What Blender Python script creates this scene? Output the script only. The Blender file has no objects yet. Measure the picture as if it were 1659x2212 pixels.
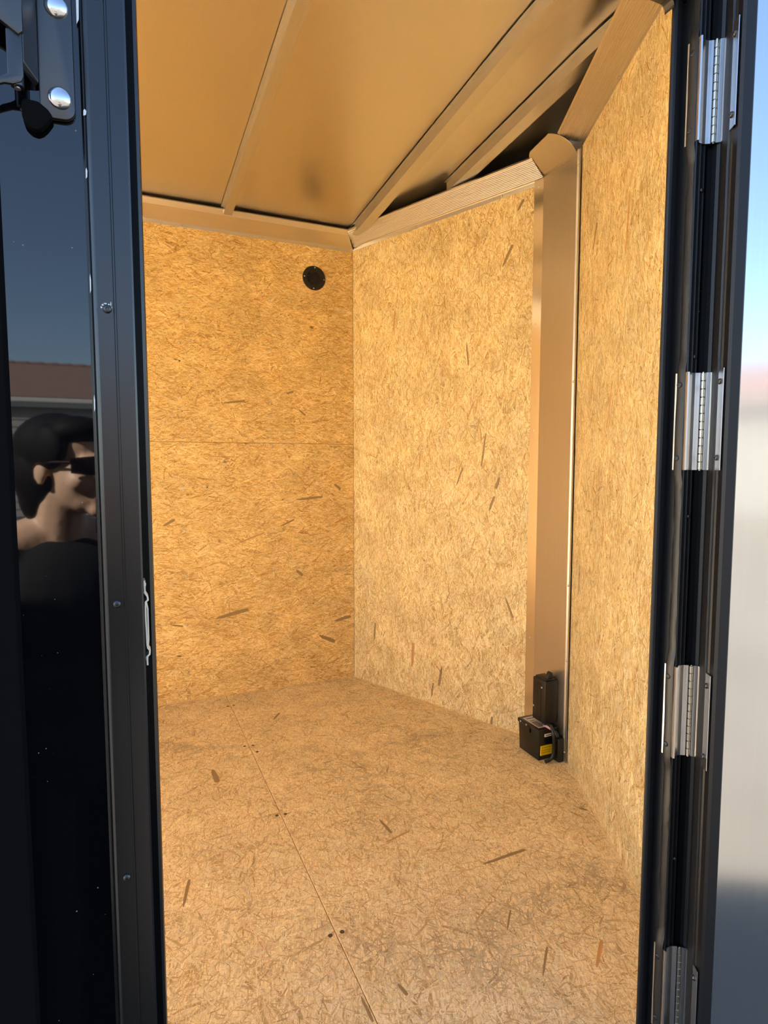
import bpy, bmesh, math, random
from mathutils import Vector, Matrix, Quaternion
import numpy as np
random.seed(7)
S = bpy.context.scene
COL = S.collection
R = math.radians

# ------------------------------------------------------------------ camera, sky, sun, exposure
PSI, PITCH, FPX = 0.4137, 0.0796, 1300.0
CAM = Vector((0, -0.65, 1.03))
cf = Vector((math.sin(PSI) * math.cos(PITCH), math.cos(PSI) * math.cos(PITCH), -math.sin(PITCH)))
cr = Vector((math.cos(PSI), -math.sin(PSI), 0))
cu = cr.cross(cf)
cd = bpy.data.cameras.new('camera')
cam = bpy.data.objects.new('camera', cd)
COL.objects.link(cam)
cam.matrix_world = Matrix(((cr.x, cu.x, -cf.x, CAM.x), (cr.y, cu.y, -cf.y, CAM.y), (cr.z, cu.z, -cf.z, CAM.z), (0, 0, 0, 1)))
cd.sensor_fit = 'VERTICAL'
cd.sensor_height = 36.0
cd.lens = FPX / 2212 * 36.0
cd.clip_start = 0.01
cd.clip_end = 300
S.camera = cam

SUN_DIR = Vector((-1.75, 0.85, 1.5)).normalized()
W = bpy.data.worlds.new('sky')
S.world = W
W.use_nodes = True
wn = W.node_tree.nodes
sky = wn.new('ShaderNodeTexSky')
sky.sky_type = 'NISHITA'
sky.sun_disc = False
sky.sun_elevation = math.asin(SUN_DIR.z)
sky.sun_rotation = math.atan2(SUN_DIR.x, SUN_DIR.y)
sky.air_density = 1.0
sky.dust_density = 0.6
sky.ozone_density = 2.5
wn['Background'].inputs['Strength'].default_value = 0.15
W.node_tree.links.new(sky.outputs[0], wn['Background'].inputs['Color'])
sl = bpy.data.lights.new('sun', 'SUN')
sl.energy = 9.0
sl.angle = R(0.55)
sl.color = (1.0, 0.95, 0.87)
so = bpy.data.objects.new('sun', sl)
COL.objects.link(so)
so.rotation_euler = SUN_DIR.to_track_quat('Z', 'Y').to_euler()
so.location = (-6, 5, 6)
S.view_settings.view_transform = 'Standard'
S.view_settings.look = 'None'
S.view_settings.gamma = 1.0
S.view_settings.use_curve_mapping = False
S.view_settings.exposure = 1.68
S.cycles.adaptive_threshold = 0.15
S.cycles.max_bounces = 10
S.cycles.diffuse_bounces = 6
S.cycles.glossy_bounces = 5
S.cycles.sample_clamp_indirect = 6.0

# ------------------------------------------------------------------ helpers
def mesh_obj(name, verts, faces, mat, parent=None, smooth=False):
    me = bpy.data.meshes.new(name)
    me.from_pydata([tuple(v) for v in verts], [], faces)
    me.update()
    if smooth:
        for p in me.polygons:
            p.use_smooth = True
    o = bpy.data.objects.new(name, me)
    if mat:
        me.materials.append(mat)
    COL.objects.link(o)
    if parent:
        o.parent = parent
    return o

def tag(o, label=None, cat=None, group=None, kind=None):
    if label: o['label'] = label
    if cat: o['category'] = cat
    if group: o['group'] = group
    if kind: o['kind'] = kind
    return o

def empty(name, loc=(0, 0, 0)):
    o = bpy.data.objects.new(name, None)
    o.location = loc
    COL.objects.link(o)
    return o

def recalc(me):
    b = bmesh.new(); b.from_mesh(me)
    bmesh.ops.recalc_face_normals(b, faces=b.faces)
    b.to_mesh(me); b.free()

class MB:
    """collects shapes into one mesh"""
    def __init__(self): self.v = []; self.f = []
    def add(self, verts, faces):
        n = len(self.v)
        self.v += [Vector(q) for q in verts]
        self.f += [[i + n for i in g] for g in faces]
        return self
    def box(self, a, b):
        (x0, y0, z0), (x1, y1, z1) = a, b
        return self.add([(x0,y0,z0),(x1,y0,z0),(x1,y1,z0),(x0,y1,z0),(x0,y0,z1),(x1,y0,z1),(x1,y1,z1),(x0,y1,z1)],
                        [(3,2,1,0),(4,5,6,7),(0,1,5,4),(1,2,6,5),(2,3,7,6),(3,0,4,7)])
    def prism(self, poly, z0, z1, M=None):
        n = len(poly)
        vs = [Vector((p[0], p[1], z0)) for p in poly] + [Vector((p[0], p[1], z1)) for p in poly]
        if M is not None: vs = [M @ v for v in vs]
        fs = [list(range(n))[::-1], [n + i for i in range(n)]] + [[i, (i+1) % n, n+(i+1) % n, n+i] for i in range(n)]
        return self.add(vs, fs)
    def tube(self, pts, r, n=10, cap=True):
        pts = [Vector(p) for p in pts]
        rr = r if hasattr(r, '__len__') else [r] * len(pts)
        rings = []; prev = None
        for i, p in enumerate(pts):
            t = (pts[min(i+1, len(pts)-1)] - pts[max(i-1, 0)]).normalized()
            a = prev if prev is not None else (Vector((0,0,1)) if abs(t.z) < .9 else Vector((1,0,0)))
            u = (a - t * a.dot(t)).normalized(); w = t.cross(u); prev = u
            rings.append([p + u*math.cos(k*2*math.pi/n)*rr[i] + w*math.sin(k*2*math.pi/n)*rr[i] for k in range(n)])
        vs = [v for q in rings for v in q]; fs = []
        for i in range(len(pts)-1):
            for k in range(n):
                fs.append([i*n+k, i*n+(k+1) % n, (i+1)*n+(k+1) % n, (i+1)*n+k])
        if cap:
            fs.append(list(range(n))[::-1]); fs.append([(len(pts)-1)*n+k for k in range(n)])
        return self.add(vs, fs)
    def lathe(self, prof, M, n=24):
        """prof: list of (radius, height) round local z"""
        vs = []; fs = []
        for (rad, h) in prof:
            for k in range(n):
                a = 2*math.pi*k/n
                vs.append(M @ Vector((rad*math.cos(a), rad*math.sin(a), h)))
        for i in range(len(prof)-1):
            for k in range(n):
                fs.append([i*n+k, i*n+(k+1) % n, (i+1)*n+(k+1) % n, (i+1)*n+k])
        fs.append(list(range(n))[::-1]); fs.append([(len(prof)-1)*n+k for k in range(n)])
        return self.add(vs, fs)
    def build(self, name, mat, parent=None, smooth=False, bevel=0.0, seg=2, M=None):
        o = mesh_obj(name, self.v, self.f, mat, parent)
        recalc(o.data)
        if bevel:
            b = bmesh.new(); b.from_mesh(o.data)
            ee = [e for e in b.edges if len(e.link_faces) == 2 and e.calc_face_angle(0) > R(25)]
            bmesh.ops.bevel(b, geom=ee, offset=bevel, segments=seg, profile=.5, affect='EDGES', clamp_overlap=True)
            b.to_mesh(o.data); b.free()
        if smooth:
            for p in o.data.polygons: p.use_smooth = True
            try: o.data.set_sharp_from_angle(angle=R(40))
            except Exception: pass
        if M is not None: o.matrix_basis = M
        return o

def frame(origin, xa, ya):
    """matrix with local x, y (given) and z = x cross y"""
    xa = Vector(xa).normalized(); ya = Vector(ya); ya = (ya - xa*ya.dot(xa)).normalized(); za = xa.cross(ya)
    o = Vector(origin)
    return Matrix(((xa.x, ya.x, za.x, o.x), (xa.y, ya.y, za.y, o.y), (xa.z, ya.z, za.z, o.z), (0, 0, 0, 1)))

def sheet_profile(pts, t):
    """open polyline -> closed outline of a sheet of thickness t (offset to the left side)"""
    P = [Vector((p[0], p[1])) for p in pts]; off = []
    for i, p in enumerate(P):
        d = []
        if i > 0: d.append((P[i]-P[i-1]).normalized())
        if i < len(P)-1: d.append((P[i+1]-P[i]).normalized())
        nn = [Vector((-q.y, q.x)) for q in d]
        m = sum(nn, Vector((0, 0))).normalized()
        k = max(.35, m.dot(nn[0]))
        off.append(p + m * (t / k))
    return P, off

def extrude_sheet(mb, pts, t, z0, z1):
    P, Q = sheet_profile(pts, t)
    n = len(P); vs = []
    for z in (z0, z1):
        vs += [(p.x, p.y, z) for p in P] + [(q.x, q.y, z) for q in Q]
    fs = []
    N = 2*n
    for i in range(n-1):
        fs.append([i, i+1, N+i+1, N+i]); fs.append([n+i+1, n+i, N+n+i, N+n+i+1])
        fs.append([i+1, i, n+i, n+i+1]); fs.append([N+i, N+i+1, N+n+i+1, N+n+i])
    fs.append([0, N, N+n, n]); fs.append([n-1, 2*n-1, N+2*n-1, N+n-1])
    return mb.add(vs, fs)

def sweep_wall(mb, prof, A, B, inward, mA=0.0, mB=0.0, t=0.0015):
    """sheet with profile (offset into the room, height) swept along a wall from A to B, mitred ends"""
    A = Vector((A[0], A[1], 0)); B = Vector((B[0], B[1], 0)); d = (B-A).normalized()
    nrm = Vector((inward[0], inward[1], 0)).normalized()
    P, Q = sheet_profile(prof, t)
    n = len(P); vs = []
    for (E, m, sg) in ((A, mA, 1), (B, mB, -1)):
        for L in (P, Q):
            for p in L:
                vs.append(E + nrm*p.x + Vector((0, 0, p.y)) + d*(sg*m*p.x))
    N = 2*n; fs = []
    for i in range(n-1):
        fs.append([i, i+1, N+i+1, N+i]); fs.append([n+i+1, n+i, N+n+i, N+n+i+1])
        fs.append([i+1, i, n+i, n+i+1]); fs.append([N+i, N+i+1, N+n+i+1, N+n+i])
    fs.append([0, N, N+n, n]); fs.append([n-1, 2*n-1, N+2*n-1, N+n-1])
    return mb.add(vs, fs)

def screw_mb(loc, nrm, r=.0042, h=.0016, recess=True):
    """pan-head screw with a small cross recess ring"""
    z = Vector(nrm).normalized(); x = z.orthogonal()
    M = frame(loc, x, z.cross(x))
    m = MB()
    m.lathe([(r, -h*.2), (r, h*.25), (r*.86, h*.7), (r*.55, h), (r*.36, h*1.02), (r*.28, h*.55)], M, 12)
    return m

# ------------------------------------------------------------------ materials
def new_mat(name):
    m = bpy.data.materials.new(name); m.use_nodes = True
    return m, m.node_tree.nodes, m.node_tree.links, m.node_tree.nodes['Principled BSDF']

def lin(c):
    return tuple(((v/255.0)/12.92 if v/255.0 <= .04045 else ((v/255.0+.055)/1.055)**2.4) for v in c) + (1.0,)

def simple(name, rgb, rough=.5, metal=0.0, var=.12, scale=60.0, ior=None, spec=None, bump=0.0, stretch=(1, 1, 1)):
    m, N, L, B = new_mat(name)
    tc = N.new('ShaderNodeTexCoord'); mp = N.new('ShaderNodeMapping'); no = N.new('ShaderNodeTexNoise')
    mp.inputs['Scale'].default_value = stretch
    no.inputs['Scale'].default_value = scale; no.inputs['Detail'].default_value = 4
    L.new(tc.outputs['Object'], mp.inputs[0]); L.new(mp.outputs[0], no.inputs[0])
    cr_ = N.new('ShaderNodeMix'); cr_.data_type = 'RGBA'
    c = lin(rgb)
    cr_.inputs[6].default_value = tuple(v*(1-var) for v in c[:3])+(1,)
    cr_.inputs[7].default_value = tuple(min(1, v*(1+var)) for v in c[:3])+(1,)
    L.new(no.outputs[0], cr_.inputs[0]); L.new(cr_.outputs[2], B.inputs['Base Color'])
    B.inputs['Roughness'].default_value = rough; B.inputs['Metallic'].default_value = metal
    if ior: B.inputs['IOR'].default_value = ior
    if spec is not None: B.inputs['Specular IOR Level'].default_value = spec
    if bump:
        bp = N.new('ShaderNodeBump'); bp.inputs['Strength'].default_value = bump; bp.inputs['Distance'].default_value = .002
        L.new(no.outputs[0], bp.inputs['Height']); L.new(bp.outputs[0], B.inputs['Normal'])
    return m

def math_node(N, L, op, a, b=None, c=None, clamp=False):
    n = N.new('ShaderNodeMath'); n.operation = op; n.use_clamp = clamp
    for i, v in enumerate((a, b, c)):
        if v is None: continue
        if isinstance(v, (int, float)): n.inputs[i].default_value = v
        else: L.new(v, n.inputs[i])
    return n.outputs[0]

def osb(name, base_angle, light, mid, deep):
    """ground tone of a strand board: stretched grain and broad blotches; the strands themselves are geometry"""
    m, N, L, B = new_mat(name)
    tc = N.new('ShaderNodeTexCoord')
    rot = N.new('ShaderNodeMapping'); rot.inputs['Rotation'].default_value = (0, 0, -base_angle); L.new(tc.outputs['Object'], rot.inputs[0])
    st = N.new('ShaderNodeMapping'); st.inputs['Scale'].default_value = (38, 260, 1); L.new(rot.outputs[0], st.inputs[0])
    g1 = N.new('ShaderNodeTexNoise'); g1.noise_dimensions = '2D'; g1.inputs['Scale'].default_value = 1; g1.inputs['Detail'].default_value = 3; g1.inputs['Distortion'].default_value = .6
    L.new(st.outputs[0], g1.inputs[0])
    ramp = N.new('ShaderNodeValToRGB'); L.new(g1.outputs[0], ramp.inputs[0])
    e = ramp.color_ramp.elements
    e[0].position = .30; e[0].color = lin(deep); e[1].position = .64; e[1].color = lin(light)
    em = e.new(.46); em.color = lin(mid)
    col = ramp.outputs[0]
    L.new(col, B.inputs['Base Color'])
    B.inputs['Roughness'].default_value = .62
    return m

def strand_mat(name, base_angle, dirt=0.0):
    """colour of each strand from its mesh, broken up by fine grain; foot dirt on the floor"""
    m, N, L, B = new_mat(name)
    at = N.new('ShaderNodeAttribute'); at.attribute_name = 'strand'
    tc = N.new('ShaderNodeTexCoord')
    rot = N.new('ShaderNodeMapping'); rot.inputs['Rotation'].default_value = (0, 0, -base_angle); L.new(tc.outputs['Object'], rot.inputs[0])
    st = N.new('ShaderNodeMapping'); st.inputs['Scale'].default_value = (60, 420, 1); L.new(rot.outputs[0], st.inputs[0])
    g1 = N.new('ShaderNodeTexNoise'); g1.noise_dimensions = '2D'; g1.inputs['Scale'].default_value = 1; g1.inputs['Detail'].default_value = 2
    L.new(st.outputs[0], g1.inputs[0])
    mr = N.new('ShaderNodeMapRange'); mr.inputs[1].default_value = .25; mr.inputs[2].default_value = .75; mr.inputs[3].default_value = .84; mr.inputs[4].default_value = 1.10
    L.new(g1.outputs[0], mr.inputs[0])
    hs = N.new('ShaderNodeHueSaturation'); L.new(mr.outputs[0], hs.inputs['Value']); L.new(at.outputs['Color'], hs.inputs['Color'])
    col = hs.outputs[0]
    bn = N.new('ShaderNodeTexNoise'); bn.noise_dimensions = '2D'; bn.inputs['Scale'].default_value = 7.0; bn.inputs['Detail'].default_value = 3; L.new(tc.outputs['Object'], bn.inputs[0])
    br_ = N.new('ShaderNodeMapRange'); br_.inputs[1].default_value = .34; br_.inputs[2].default_value = .66; br_.inputs[3].default_value = .86; br_.inputs[4].default_value = 1.06
    L.new(bn.outputs[0], br_.inputs[0])
    h2 = N.new('ShaderNodeHueSaturation'); L.new(br_.outputs[0], h2.inputs['Value']); L.new(col, h2.inputs['Color'])
    col = h2.outputs[0]
    if dirt:
        dn = N.new('ShaderNodeTexNoise'); dn.noise_dimensions = '2D'; dn.inputs['Scale'].default_value = 3.6; dn.inputs['Detail'].default_value = 7; dn.inputs['Roughness'].default_value = .66
        L.new(tc.outputs['Object'], dn.inputs[0])
        dr = N.new('ShaderNodeMapRange'); dr.inputs[1].default_value = .53; dr.inputs[2].default_value = .74; dr.inputs[3].default_value = 0; dr.inputs[4].default_value = dirt
        L.new(dn.outputs[0], dr.inputs[0])
        mu = N.new('ShaderNodeMix'); mu.data_type = 'RGBA'; L.new(dr.outputs[0], mu.inputs[0]); L.new(col, mu.inputs[6]); mu.inputs[7].default_value = lin((124, 106, 84))
        col = mu.outputs[2]
    L.new(col, B.inputs['Base Color'])
    B.inputs['Roughness'].default_value = .60
    return m

PAL_H = dict(light=(241, 216, 158), mid=(226, 192, 126), deep=(208, 168, 102), dark=(184, 142, 80), bark=(128, 90, 48))
PAL_V = dict(light=(243, 225, 174), mid=(229, 201, 140), deep=(212, 177, 114), dark=(188, 149, 88), bark=(128, 94, 52))
PAL_F = dict(light=(248, 230, 186), mid=(234, 208, 156), deep=(210, 177, 122), dark=(192, 157, 104), bark=(142, 112, 72))
M_OSB_H = osb('osb_long_strands', 0.0, PAL_H['light'], PAL_H['mid'], PAL_H['deep'])
M_OSB_V = osb('osb_upright_strands', R(90), PAL_V['light'], PAL_V['mid'], PAL_V['deep'])
M_OSB_F = osb('osb_floor_strands', R(70), PAL_F['light'], PAL_F['mid'], PAL_F['deep'])
M_STR_H = strand_mat('strands_long', 0.0)
M_STR_V = strand_mat('strands_upright', R(90))
M_STR_F = strand_mat('strands_floor', R(70), dirt=.6)

def strands(parent, M, regions, base_angle, spread, mat, seed, pal, dull=0.0, size=1.0):
    """the wood strands of a board: thousands of thin bent slivers lying on its face, one mesh.
    regions: rectangles or a clip function in the board's own plane"""
    rng = np.random.default_rng(seed)
    pal = {k: np.array(lin(v)[:3]) for k, v in pal.items()}
    grey = np.array(lin((204, 186, 152))[:3])
    (u0, v0, u1, v1), inside = regions
    area = (u1-u0)*(v1-v0)
    # count per m2, length, width, lift, shares of light / mid / deep / dark / bark
    classes = [(1500, (.05, .13), (.007, .018), (.00004, .00010), (.36, .34, .24, .06, 0)),
               (6200, (.025, .075), (.0022, .0065), (.00012, .00022), (.36, .30, .28, .06, 0)),
               (17000, (.008, .034), (.0008, .0026), (.00024, .00034), (.42, .22, .29, .07, 0)),
               (1100, (.010, .040), (.0008, .0018), (.00036, .00042), (0, 0, 0, .72, .28)),
               (230, (.003, .007), (.0020, .0042), (.00036, .00042), (0, 0, 0, .2, .8))]
    V = []; Cc = []
    for (dens, (l0, l1), (w0, w1), (h0, h1), sh) in classes:
        n = int(dens*area/size); l0, l1, w0, w1 = l0*size, l1*size, w0*size, w1*size
        cu_ = rng.uniform(u0, u1, n); cv_ = rng.uniform(v0, v1, n)
        g = rng.normal(0, .45, n); far = rng.random(n) < .22
        ang = base_angle + np.where(far, rng.uniform(-math.pi/2, math.pi/2, n), g*spread)
        hl = .5*(l0 + (l1-l0)*rng.random(n)**1.6); hw = .5*(w0 + (w1-w0)*rng.random(n)**1.5)
        bend = rng.normal(0, .13, n)*hl
        c, s_ = np.cos(ang), np.sin(ang)
        t0 = rng.uniform(.05, .6, n); t1 = rng.uniform(.05, .6, n); k0 = rng.uniform(-.45, .45, n); k1 = rng.uniform(-.45, .45, n)
        xs = np.stack([-hl, -hl*.42 + k0*hl*.3, hl*.42 + k1*hl*.3, hl], 1)
        ymid = np.stack([-bend*.5 + k0*hw, bend*.5, bend*.5 + bend*k1*.5, -bend*.5 + k1*hw], 1)
        yw = np.stack([t0*hw, hw*(.75+.5*t1), hw*(.75+.5*t0), t1*hw], 1)
        loc = np.concatenate([np.stack([xs, ymid-yw], 2), np.stack([xs, ymid+yw], 2)[:, ::-1]], 1)
        P = np.empty((n, 8, 3))
        P[:, :, 0] = cu_[:, None] + loc[:, :, 0]*c[:, None] - loc[:, :, 1]*s_[:, None]
        P[:, :, 1] = cv_[:, None] + loc[:, :, 0]*s_[:, None] + loc[:, :, 1]*c[:, None]
        P[:, :, 2] = rng.uniform(h0, h1, n)[:, None]
        P[:, :, 0] = np.clip(P[:, :, 0], u0+.0008, u1-.0008); P[:, :, 1] = np.clip(P[:, :, 1], v0+.0008, v1-.0008)
        ok = np.ones(n, bool)
        if inside is not None: ok &= inside(P[:, :, 0], P[:, :, 1]).all(1)
        pick = rng.choice(5, n, p=sh)
        col = np.stack([pal[k] for k in ('light', 'mid', 'deep', 'dark', 'bark')])[pick]
        col = col * rng.normal(1, .06, n)[:, None] * np.stack([np.ones(n), rng.normal(1, .025, n), rng.normal(1, .06, n)], 1)
        col = np.clip(col*(1-dull) + grey*dull*(.55+.45*col.mean(1, keepdims=True)/.45), .01, .95)
        V.append(P[ok]); Cc.append(col[ok])
    V = np.concatenate(V); Cc = np.concatenate(Cc); n = len(V)
    me = bpy.data.meshes.new('wood_strands')
    me.vertices.add(n*8); me.vertices.foreach_set('co', V.reshape(-1).astype(np.float32))
    base = (np.arange(n)*8)[:, None]
    quads = np.stack([base + np.array(q) for q in ((0, 1, 6, 7), (1, 2, 5, 6), (2, 3, 4, 5))], 1).reshape(-1)
    me.loops.add(n*12); me.loops.foreach_set('vertex_index', quads.astype(np.int32))
    me.polygons.add(n*3); me.polygons.foreach_set('loop_start', (np.arange(n*3)*4).astype(np.int32))
    me.update(calc_edges=True)
    ca = me.color_attributes.new('strand', 'FLOAT_COLOR', 'POINT')
    rgba = np.ones((n*8, 4), np.float32); rgba[:, :3] = np.repeat(Cc, 8, 0)*np.random.default_rng(seed+50).normal(1, .05, (n*8, 1))
    ca.data.foreach_set('color', rgba.reshape(-1))
    me.materials.append(mat)
    o = bpy.data.objects.new('wood_strands', me); COL.objects.link(o); o.parent = parent; o.matrix_basis = M
    o['kind'] = 'stuff'
    return o

def brushed(name, rgb, rough, direction, metal=1.0, amount=.06, scale=240, rvar=.05):
    m, N, L, B = new_mat(name)
    tc = N.new('ShaderNodeTexCoord'); mp = N.new('ShaderNodeMapping')
    s = [1.0, 1.0, 1.0]
    for i in range(3): s[i] = 0.02 if i == direction else 1.0
    mp.inputs['Scale'].default_value = s
    no = N.new('ShaderNodeTexNoise'); no.inputs['Scale'].default_value = scale; no.inputs['Detail'].default_value = 3
    n2 = N.new('ShaderNodeTexNoise'); n2.inputs['Scale'].default_value = 3.0; n2.inputs['Detail'].default_value = 3
    L.new(tc.outputs['Object'], mp.inputs[0]); L.new(mp.outputs[0], no.inputs[0]); L.new(tc.outputs['Object'], n2.inputs[0])
    mx = N.new('ShaderNodeMix'); mx.data_type = 'RGBA'; c = lin(rgb)
    mx.inputs[6].default_value = tuple(v*(1-amount) for v in c[:3])+(1,); mx.inputs[7].default_value = tuple(min(1, v*(1+amount)) for v in c[:3])+(1,)
    L.new(no.outputs[0], mx.inputs[0]); L.new(mx.outputs[2], B.inputs['Base Color'])
    rr = math_node(N, L, 'ADD', math_node(N, L, 'MULTIPLY', no.outputs[0], rvar), math_node(N, L, 'MULTIPLY_ADD', n2.outputs[0], rvar, rough-rvar))
    L.new(rr, B.inputs['Roughness'])
    B.inputs['Metallic'].default_value = metal
    return m

M_CEIL = brushed('mill_aluminium_sheet', (212, 209, 204), .29, 1, amount=.03, rvar=.03)
M_GALV = brushed('galvanised_steel', (205, 203, 198), .40, 1)
M_TRIM = brushed('cove_aluminium', (228, 222, 212), .36, 0)
M_POST = brushed('post_aluminium', (208, 202, 192), .36, 2)
M_POST_LIT = brushed('post_aluminium_lit', (224, 216, 204), .16, 2)  # same sheet as the post; its highlight put in as brighter, smoother metal
M_BRIGHT = brushed('bright_aluminium', (232, 230, 226), .18, 2)
M_DOORPANEL = brushed('door_aluminium', (222, 222, 220), .115, 2, amount=.04, rvar=.02)
M_HINGE = brushed('hinge_aluminium', (205, 203, 202), .30, 2)
M_KNUCKLE = brushed('knuckle_steel', (225, 215, 196), .28, 2)
M_STEELHEAD = simple('zinc_steel', (205, 202, 196), .28, 1.0, .1, 400)
M_BOLT = simple('carriage_bolt_zinc', (222, 222, 224), .20, 1.0, .12, 150)
M_BLACKTRIM = simple('black_satin_aluminium', (12, 12, 13), .26, 0.0, .15, 200, ior=1.68)
M_DOORTRIM = simple('black_matt_aluminium', (20, 20, 22), .42, 0.0, .15, 200, ior=1.45)
M_BLACKDEEP = simple('black_channel_paint', (10, 10, 12), .36, 0.0, .2, 200, ior=1.5)
M_RUBBER = simple('black_rubber', (22, 21, 22), .55, 0.0, .2, 120)
M_TAPE = simple('black_sealing_tape', (30, 28, 27), .42, 0.0, .25, 90, bump=.25)
M_BLACKSTEEL = simple('black_powder_coat', (20, 21, 24), .34, 0.0, .15, 300, ior=1.8)
M_FRAMESTEEL = simple('dark_frame_steel', (16, 14, 13), .7, 0.0, .3, 40)
M_SEAM = simple('dull_black_strip', (8, 8, 9), .9, 0.0, .2, 120, spec=.1)
M_PLASTIC = simple('black_plastic', (18, 16, 15), .38, 0.0, .2, 200)
M_VENT = simple('black_vent_plastic', (9, 8, 8), .6, 0.0, .2, 200)
M_FLAKE_DARK = simple('dark_strand_wood', (150, 124, 84), .65, 0.0, .3, 160, stretch=(.2, 1, 1))
M_FLAKE_RED = simple('red_strand_wood', (196, 148, 92), .65, 0.0, .25, 160, stretch=(.2, 1, 1))
M_OUTALU = simple('white_outer_skin', (190, 190, 188), .4, 0.0, .05, 10)
M_FLOORSCREW = simple('dull_steel_screw', (96, 84, 66), .5, .5, .3, 300)
M_ZINC = simple('pale_zinc_plate', (226, 222, 204), .42, .45, .08, 200)
M_PAINTCHIP = simple('bare_metal_chip', (214, 214, 210), .4, 0.4, .1, 300)

def skin_paint():
    m, N, L, B = new_mat('black_gloss_paint')
    tc = N.new('ShaderNodeTexCoord')
    vo = N.new('ShaderNodeTexVoronoi'); vo.inputs['Scale'].default_value = 150
    L.new(tc.outputs['Object'], vo.inputs['Vector'])
    sc = N.new('ShaderNodeSeparateColor'); L.new(vo.outputs['Color'], sc.inputs[0])
    big = math_node(N, L, 'MULTIPLY', math_node(N, L, 'POWER', sc.outputs[0], 5.0), .15)
    k = math_node(N, L, 'MULTIPLY', math_node(N, L, 'SUBTRACT', big, vo.outputs['Distance']), 18.0, clamp=True)
    k = math_node(N, L, 'MULTIPLY', k, math_node(N, L, 'GREATER_THAN', sc.outputs[1], .15))
    mx = N.new('ShaderNodeMix'); mx.data_type = 'RGBA'; L.new(k, mx.inputs[0]); mx.inputs[6].default_value = lin((7, 7, 9)); mx.inputs[7].default_value = lin((120, 122, 128))
    L.new(mx.outputs[2], B.inputs['Base Color'])
    B.inputs['Roughness'].default_value = .025; B.inputs['IOR'].default_value = 1.68
    no = N.new('ShaderNodeTexNoise'); no.inputs['Scale'].default_value = 7; no.inputs['Detail'].default_value = 1
    L.new(tc.outputs['Object'], no.inputs[0])
    bp = N.new('ShaderNodeBump'); bp.inputs['Strength'].default_value = .05; bp.inputs['Distance'].default_value = .002
    L.new(no.outputs[0], bp.inputs['Height']); L.new(bp.outputs[0], B.inputs['Normal'])
    return m
M_SKIN = skin_paint()

def concrete():
    m, N, L, B = new_mat('pale_concrete_ground')
    tc = N.new('ShaderNodeTexCoord')
    a = N.new('ShaderNodeTexNoise'); a.inputs['Scale'].default_value = .7; a.inputs['Detail'].default_value = 8
    L.new(tc.outputs['Object'], a.inputs[0])
    r = N.new('ShaderNodeValToRGB'); L.new(a.outputs[0], r.inputs[0])
    r.color_ramp.elements[0].color = lin((88, 82, 74)); r.color_ramp.elements[0].position = .3
    r.color_ramp.elements[1].color = lin((108, 102, 92)); r.color_ramp.elements[1].position = .7
    L.new(r.outputs[0], B.inputs['Base Color']); B.inputs['Roughness'].default_value = .85
    return m

# ------------------------------------------------------------------ trailer shell: measures
ZC = 2.0                      # where the wall lining ends
XR = -2.4                     # rear opening
C = Vector((1.0166, 2.0235)); A1 = Vector((1.392, 1.128)); B1 = Vector((1.388, .935)); D1 = Vector((.970, .045))
dL = (A1 - C).normalized(); nL = Vector((dL.y, -dL.x))      # points into the room?
if nL.x > 0: nL = -nL
dR = (D1 - B1).normalized(); nR = Vector((dR.y, -dR.x))
if nR.x > 0: nR = -nR
TH = .012

# ---- floor: two sheets of strand board with a joint across the trailer
floor = MB().box((XR, .0, -.10), (.9, 2.06, -.02)).box((.9, .2, -.10), (1.3, 1.9, -.02)).build('floor', M_FRAMESTEEL)
tag(floor, 'worn strand board floor with one cross joint and dark scuffs', 'floor', kind='structure')
SEAM = .4045
def floor_panel(poly):
    o = MB().prism(poly, -.02, 0).build('floor_panel', M_OSB_F, floor, bevel=.0012, seg=1)
    return o
floor_panel([(XR, .047), (SEAM-.0008, .047), (SEAM-.0008, 2.030), (XR, 2.030)])
floor_panel([(SEAM+.0008, .047), (.985, .047), (1.402, .930), (1.405, 1.132), (1.026, 2.030), (SEAM+.0008, 2.030)])
def nose_in(u, v):
    return (u < np.where(v > 1.03, 1.014 + (2.022-v)*(1.39-1.014)/(2.022-1.126), .967 + (v-.047)*(1.386-.967)/(.936-.047)) - .002) & (u < 1.385)
strands(floor, Matrix.Identity(4), ((-.35, .047, SEAM-.0008, 2.022), None), R(70), 2.4, M_STR_F, 15, PAL_F, dull=.12, size=.62)
strands(floor, Matrix.Identity(4), ((SEAM+.0008, .047, 1.39, 2.022), nose_in), R(100), 2.4, M_STR_F, 16, PAL_F, dull=.12, size=.62)
for (x, y) in [(.388, 1.503), (.417, 1.497), (.421, 1.442), (.392, 1.026), (.417, 1.023), (.391, .533), (.418, .5325), (.392, 1.9), (.416, 1.9)]:
    screw_mb((x, y, .0005), (0, 0, 1), .0052, .0008).build('floor_screw', M_FLOORSCREW, floor, smooth=True)

# ---- left wall (far side): outer sheet + two lining boards with a level joint
wl = MB().box((XR, 2.075, -.12), (1.04, 2.085, 2.16)).build('wall_left', M_OUTALU)
tag(wl, 'far side wall lined with two strand boards, level joint between', 'wall', kind='structure')
def wall_board(name, parent, origin, xdir, w, z0, z1, mat):
    """board in local xy (x along the wall, y up), front face towards local +z"""
    M = frame((origin[0], origin[1], 0), (xdir[0], xdir[1], 0), (0, 0, 1))
    m = MB().box((0, z0, -TH), (w, z1, 0))
    return m.build(name, mat, parent, M=M, bevel=.0012, seg=1)
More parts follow.
